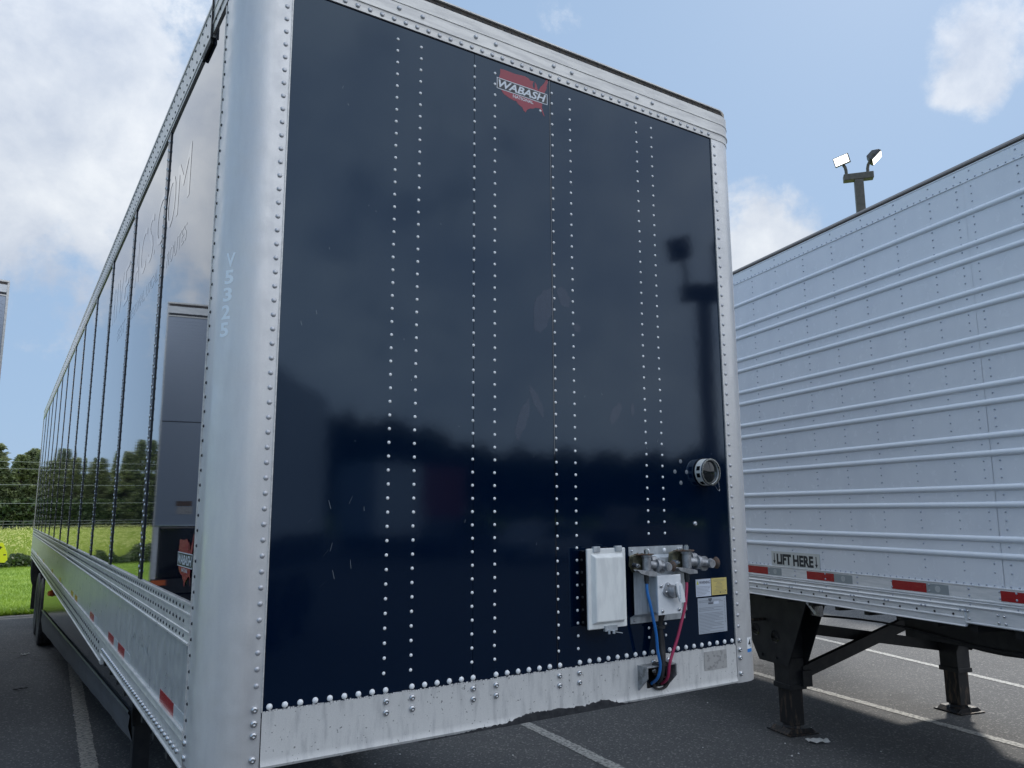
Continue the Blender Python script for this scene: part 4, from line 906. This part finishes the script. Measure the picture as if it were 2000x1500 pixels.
# ------------------------------------------------------------------ floodlight pole
def flood(loc, h, az, label, lit=True):
    T = thing('floodlight_pole', label, 'floodlight', loc, az)
    if not lit: T.scale = (.62, .62, 1)
    obj('pole', MB().box(-.12, -.12, 0, .12, .12, h), POLEM, T, bevel=.015)
    obj('crossbar', MB().box(-.41, -.13, h+.001, .41, .13, h+.20), POLEM, T, bevel=.02)
    for i, (x, nrm, up_) in enumerate(((-.32, Vector((-.28, -.95, -.20)), Vector((-.24, -.12, 1))), (.27, Vector((.70, -.36, -.62)), Vector((0, -.9, .3))))):
        nrm.normalize(); up_ = (up_-nrm*up_.dot(nrm)).normalized(); r_ = up_.cross(nrm).normalized() * -1
        if i: r_ = Vector((.62, .12, .76)); r_ = (r_-nrm*r_.dot(nrm)).normalized(); up_ = r_.cross(nrm)
        c = Vector((x-(.10 if i == 0 else -.22), -.05, h+.66+(.0 if i == 0 else -.02)))
        hd = obj('lamp_head', MB().add or MB(), None) if False else None
        mb = MB(); w, hh = (.22, .14) if i == 0 else (.20, .145)
        F_ = [c+nrm*.07+r_*a*w+up_*b*hh for a, b in ((-1,-1),(1,-1),(1,1),(-1,1))]; Bk = [c-nrm*.02+r_*a*w+up_*b*hh for a, b in ((-1,-1),(1,-1),(1,1),(-1,1))]; Bb = [c-nrm*.20+r_*a*w*.6+up_*b*hh*.6 for a, b in ((-1,-1),(1,-1),(1,1),(-1,1))]
        mb.add(F_+Bk+Bb, [(0,1,2,3)]+[(k, k+4, (k+1)%4+4, (k+1)%4) for k in range(4)]+[(k+4, k+8, (k+1)%4+8, (k+1)%4+4) for k in range(4)]+[(11,10,9,8)])
        hd = obj('lamp_head', mb, LAMPB, T, bevel=.012)
        obj('lamp_lens', MB().obox(c+nrm*.073, r_*w*.87, up_*hh*.82, nrm*.003), LAMPE if lit else GLASS, hd)
        obj('knuckle', MB().tube([(x, 0, h+.20), (x, 0, h+.34), (x+.02*(1 if i else -1), -.02, h+.44), c-up_*.15-nrm*.03], .045, 10), POLEM, T, smooth=40)
    return T
# turned so that the crossbar runs across the line of sight
flood((18.62, 9.93, 0), 11.62, -R(50), 'tall bronze floodlight pole with two lit lamp heads rising behind the white ribbed trailer')

# ------------------------------------------------------------------ litter
def scrap(name, loc, w, d, rz, m_, label, cat='litter'):
    mb = MB(); n = 7; vs = []
    for i in range(n+1):
        for j in range(4): vs.append((-w/2+w*i/n+rnd.uniform(-.004, .004), (-d/2+d*j/3)*(1-.5*abs(i/n-.45))+rnd.uniform(-.006, .006), .006+rnd.uniform(0, .018)))
    mb.add(vs, [(i*4+j, (i+1)*4+j, (i+1)*4+j+1, i*4+j+1) for i in range(n) for j in range(3)])
    o = obj(name, mb, m_); o.location = loc; o.rotation_euler.z = rz; return tag(o, label, cat)
scrap('paper_scrap', (4.28, 1.94, 0), .19, .12, -.5, LIT, 'crumpled white scrap of paper on the asphalt by the near landing foot')
scrap('paper_scrap', (-1.41, 10.9, 0), .12, .05, .3, LIT, 'small white scrap on the asphalt left of the navy trailer wheels')
scrap('rubber_strip', (-1.51, 8.32, 0), .16, .03, .35, BLK, 'thin black rubber strip lying on the asphalt near the left edge')
st_ = MB()
for k in range(60):
    x, y = rnd.uniform(-1.9, 7), rnd.uniform(.5, 9); r_ = rnd.uniform(.004, .011); st_.dome((x, y, 0), (0, 0, 1), r_, r_*.8, 6, 2)
obj('loose_stones', st_, ALUB, kind='stuff')

# ------------------------------------------------------------------ grass, hedge, meadow
def blades(name, n, fx, fy, h, w, m_, z=0, lean=.4):
    mb = MB()
    for k in range(n):
        x, y = fx(), fy(); a = rnd.uniform(0, 2*pi); hh = h*rnd.uniform(.5, 1.25); ww = w*rnd.uniform(.6, 1.3)
        dx, dy = math.cos(a)*ww, math.sin(a)*ww; lx, ly = rnd.gauss(0, lean)*hh, rnd.gauss(0, lean)*hh
        mb.add([(x-dx, y-dy, z), (x+dx, y+dy, z), (x+lx, y+ly, z+hh)], [(0, 1, 2)])
    return obj(name, mb, m_, kind='stuff')
blades('lawn_grass', 60000, lambda: rnd.uniform(-7, 1.8), lambda: 16.2+17*rnd.random()**1.5, .075, .006, BLADE, -.01, .5)
blades('edge_weeds', 5000, lambda: rnd.uniform(-7, 2), lambda: 16.2+abs(rnd.gauss(0, .25)), .13, .02, BLADE, -.01, .9)
blades('meadow_grass', 42000, lambda: rnd.uniform(-16, 5), lambda: 33.5+58*rnd.random()**1.3, .55, .03, TALL, -.03, .35)
sd = MB()
for k in range(4200):
    x, y = rnd.uniform(-14, 4), 35+55*rnd.random()**1.2; z = rnd.uniform(.35, .75); r_ = rnd.uniform(.02, .05)
    sd.add([(x-r_, y, z), (x+r_, y, z), (x+r_*.3, y+r_, z+r_*1.6), (x, y, z+r_*2)], [(0, 1, 2, 3)])
obj('seed_heads', sd, SEED, kind='stuff')
def leafmass(mb, n, fpos, size):
    for k in range(n):
        p = Vector(fpos()); s_ = size*rnd.uniform(.5, 1.4); a = Vector((rnd.gauss(0, 1), rnd.gauss(0, 1), rnd.gauss(0, .7))).normalized()
        b = a.cross(Vector((rnd.gauss(0, 1), rnd.gauss(0, 1), rnd.gauss(0, 1)))).normalized(); a *= s_; b *= s_*.6
        mb.add([p-a, p-b*.8, p+a*.9, p+b], [(0, 1, 2, 3)])
hx = []; x = -16
for i, (x0, x1) in enumerate(((-16, -9.5), (-9.5, -4.0), (-4.0, -1.45), (-1.45, 5.0))):
    mb = MB()
    def hp(x0=x0, x1=x1):
        x = rnd.uniform(x0, x1); hmax = .50+.20*math.sin(x*1.7)+.14*math.sin(x*4.1)
        if x0 == -4.0: hmax = .28
        return (x, 33.2+rnd.gauss(0, .45), rnd.random()**.7*max(.15, hmax))
    leafmass(mb, int(1500*(x1-x0)), hp, .065)
    o = obj('bramble_hedge', mb, HEDGEM)
    tag(o, ['far left stretch of low dark brambles along the mown lawn', 'dark bramble clump beyond the lawn, left of the yellow sign', 'lowest brambles at the foot of the yellow sign', 'dark brambles right of the yellow sign, beside the navy trailer tail'][i], 'brambles', 'brambles between lawn and meadow')
# yellow sign
SG = thing('yellow_sign', 'bright yellow pointed sign with black marks standing in the brambles at the left edge', 'sign', (-1.76, 31.4, 0))
obj('sign_face', MB().prism([(-.34, .28), (-.30, .42), (-.12, .88), (-.04, .97), (.03, .93), (.17, .58), (.20, .34), (.12, .24)], lambda x, z: (x, 0, z), lambda x, z: (x, .03, z)), SIGNY, SG)
mk = MB(); mk.box(-.06, -.004, .72, -.03, -.001, .84); mk.box(-.10, -.004, .77, .01, -.001, .80); mk.box(.06, -.004, .50, .14, -.001, .54); mk.box(-.12, -.004, .48, -.06, -.001, .53); obj('sign_marks', mk, SIGNB, SG)
B('sign_post', (-.05, .031, 0, .0, .07, .6), POLEM, SG)
# wire fence before the trees
FN = thing('wire_fence', 'low wire fence with thin posts running along the foot of the cedars', 'fence', (-10, 96, 0))
pm = mesh('fence_post', MB().cyl((0, 0, -.1), (0, 0, 1.25), .05, 6), POLEM)
for k in range(48):
    o = bpy.data.objects.new('fence_post', pm); COL.objects.link(o); o.parent = FN; o.location = (-16+k*.9, 0, 0)
for z in (.55, .85, 1.15): obj('fence_wire', MB().cyl((-16, 0, z), (27, 0, z), .015, 5), WIREM, FN)
PL = thing('power_line', 'power line with four pale wires crossing in front of the cedars', 'power line', (-60, 70, 0))
for x in (0, 95): obj('wood_pole', MB().cyl((x, 0, 0), (x, 0, 9), .15, 10, .11), TRUNK, PL)
for z in (2.75, 4.2, 5.45, 6.0):
    obj('wire', MB().tube([(95*k/20, 0, z+1.1*(2*k/20-1.25)**2) for k in range(21)], .014, 5), WIREM, PL)
# ------------------------------------------------------------------ cedars
def cedar_meshes(seed, h, rad, n):
    rnd.seed(seed); mb = MB()
    # boughs: each a cluster of leaf faces, drooping, with gaps
    boughs = []
    for k in range(190):
        t_ = rnd.random()**.85; z = .06*h+t_*h*.93; rr_ = rad*(1-t_**1.35)*(.75+.5*rnd.random())+.12; a = rnd.uniform(0, 2*pi)
        boughs.append((Vector((math.cos(a)*rr_*.72, math.sin(a)*rr_*.72, z)), .28+.45*(1-t_)*rnd.uniform(.6, 1.2), Vector((math.cos(a), math.sin(a), 0))))
    for c, s_, d in boughs:
        for q in range(n//190):
            off = Vector((rnd.gauss(0, 1), rnd.gauss(0, 1), rnd.gauss(0, .5)))*s_*.55
            p = c+off+d*abs(rnd.gauss(0, .3))*s_; w_ = rnd.uniform(.10, .24)
            a = (d+Vector((rnd.gauss(0, .5), rnd.gauss(0, .5), rnd.gauss(.25, .45)))).normalized(); b = a.cross(Vector((rnd.gauss(0, 1), rnd.gauss(0, 1), rnd.gauss(0, 1)))).normalized()
            mb.add([p-a*w_, p-b*w_*.45, p+a*w_*1.5, p+b*w_*.45], [(0, 1, 2, 3)])
    crown = mesh('crown', mb, CEDAR)
    t2 = MB().cyl((0, 0, 0), (0, 0, h*.55), .2, 8, .11).cyl((0, 0, h*.55), (.05, .02, h*.96), .11, 8, .02)
    for k in range(12):
        z = h*(.12+.065*k); a = k*2.4; l_ = rad*(1-(z/h)**1.35)*.8; t2.cyl((0, 0, z), (math.cos(a)*l_, math.sin(a)*l_, z+.1*l_), .05, 5, .012)
    return mesh('trunk', t2, TRUNK), crown
ced = [cedar_meshes(11+i, h, r_, 9500) for i, (h, r_) in enumerate(((8.2, 2.3), (8.9, 2.6), (7.6, 2.5), (9.3, 2.1)))]
rnd.seed(99)
desc = ['beside the navy trailer tail', 'at the left edge of the photo', 'between the other two in view']
k = 0
for row in range(2):
    x = -33.0+row*1.3
    while x < 9:
        i = rnd.randrange(4); sc__ = rnd.uniform(.84, 1.04)*(1 if row == 0 else 1.06)
        if -16 < x < -12 and row == 0: sc__ *= 1.22
        if row == 0:
            lab = 'dark green cedar seen only as a reflection in the navy trailer side' if x < -2.6 else \
                  ('pointed cedar with a dense dark crown at the left edge of the photo' if x < -.6 else ('bushy cedar between the left edge cedar and the one beside the trailer tail' if x < .7 else 'bushy cedar just left of the navy trailer tail' if x < 1.8 else 'cedar hidden behind the tail of the navy trailer'))
        else: lab = 'cedar of the rear row, its tip showing behind the front row of cedars'
        T = thing('cedar_tree', lab, 'tree', (x, 101+row*5+rnd.uniform(-1.2, 1.2), -.1), rnd.uniform(0, 6.28), 'cedars along the far fence'); T.scale = (sc__*1.05, sc__*1.05, sc__)
        tm, cmesh = ced[i]
        for nm, me in (('trunk', tm), ('crown', cmesh)):
            o = bpy.data.objects.new(nm, me); COL.objects.link(o); o.parent = T
        x += rnd.uniform(2.0, 2.7) if row == 0 else 3.6
        k += 1
# undergrowth at the foot of the cedars
mb = MB(); leafmass(mb, 16000, lambda: (rnd.uniform(-32, 8), 99.3+rnd.gauss(0, .9), rnd.random()**1.3*3.6), .26); obj('undergrowth', mb, HEDGEM, kind='stuff')

# ------------------------------------------------------------------ behind the camera: what the gloss paint mirrors
mb = MB()
def wp():
    a = R(rnd.uniform(112, 185)); d = rnd.uniform(84, 96); az = math.degrees(a)
    t_ = (az-130)/28
    hmax = 8.0+1.6*t_*t_+2.6*max(0, min(1, (az-149)/6))+.5*math.sin(az*1.9)+.35*math.sin(az*4.3+1)+.25*math.sin(az*11)
    return (math.sin(a)*d, math.cos(a)*d, rnd.random()**.6*hmax)
leafmass(mb, 34000, wp, .6); obj('distant_wood', mb, WOODF, kind='stuff')
BT = thing('white_trailer', 'white ribbed trailer mirrored at the left of the navy nose', 'trailer', (3.08, -11.3, 0), math.atan2(.52, .85)-R(0))
# local +y runs from the far corner towards the camera side
B('side_wall', (-.02, 0, 1.65, .0, 5.2, 4.09), SILV, BT); B('body', (-2.58, 0.001, 1.25, -.021, 5.2, 4.08), WHITE, BT)
for k in range(16): B('rib', (.0005, 0, 1.78+k*.145, .014, 5.2, 1.80+k*.145), SILV, BT)
B('lower_rail', (-.02, 0, 1.2, .01, 5.2, 1.649), STEEL, BT)
for yy in (1.0, 2.3):
    for x_ in (-.17, -2.4):
        w_ = bpy.data.objects.new('wheel', rim); COL.objects.link(w_); w_.parent = BT; w_.location = (x_, yy, .505)
        t_ = bpy.data.objects.new('tyre', tyre); COL.objects.link(t_); t_.parent = w_
CT = thing('shipping_container', 'red container with a pale end mirrored low in the navy nose', 'container', (15.2, -34.0, 0), R(-23))
B('container_wall', (-1.2, 0, .9, 2.2, 2.4, 4.2), mat('container red', (.15, .028, .04), .5), CT); B('container_end', (-4.4, 0, .9, -1.21, 2.4, 4.2), SILV, CT); B('chassis', (-4.3, .2, .3, 2.1, 2.2, .899), STEEL, CT)
for i, (a, d, w_, h_) in enumerate(((150, 33, 4.6, 1.7), (143, 30, 4.4, 1.5), (136, 36, 4.8, 2.1))):
    T = thing('parked_car', ['dark parked car mirrored low in the navy nose', 'silver parked car mirrored beside the red container', 'tan parked van mirrored low at the right of the nose'][i], 'car', (math.sin(R(a))*d-1, math.cos(R(a))*d, 0), R(-30+8*i))
    cm2 = (mat('dark car paint', (.03, .035, .045), .2), mat('silver car paint', (.22, .23, .25), .25), mat('tan van paint', (.12, .10, .08), .3))[i]
    pf = [(-w_/2, .35), (w_/2, .35), (w_/2, h_*.52), (w_*.32, h_*.60), (w_*.16, h_), (-w_*.28, h_), (-w_*.42, h_*.62), (-w_/2, h_*.55)]
    obj('body', MB().prism(pf, lambda x, z: (x, -.9, z), lambda x, z: (x, .9, z)), cm2, T, bevel=.06)
    pw = [(-w_*.36, h_*.64), (w_*.27, h_*.62), (w_*.13, h_*.95), (-w_*.26, h_*.95)]
    for s_ in (-1, 1): obj('side_window', MB().prism(pw, lambda x, z: (x, s_*.901, z), lambda x, z: (x, s_*.91, z)), GLASS, T)
    for wx in (-w_*.3, w_*.3):
        for s_ in (-1, 1): obj('wheel', MB().cyl((wx, s_*.72, .33), (wx, s_*.93, .33), .33, 20), BLK, T, smooth=40)
flood((math.sin(R(132.6))*9.2-1.86, math.cos(R(132.6))*9.2+2.62, 0), 4.45, R(30), 'floodlight pole standing in for an unidentified dark mirror shape at the right of the nose', lit=False)  # unseen pole put in to give the nose a dark reflection of unknown origin
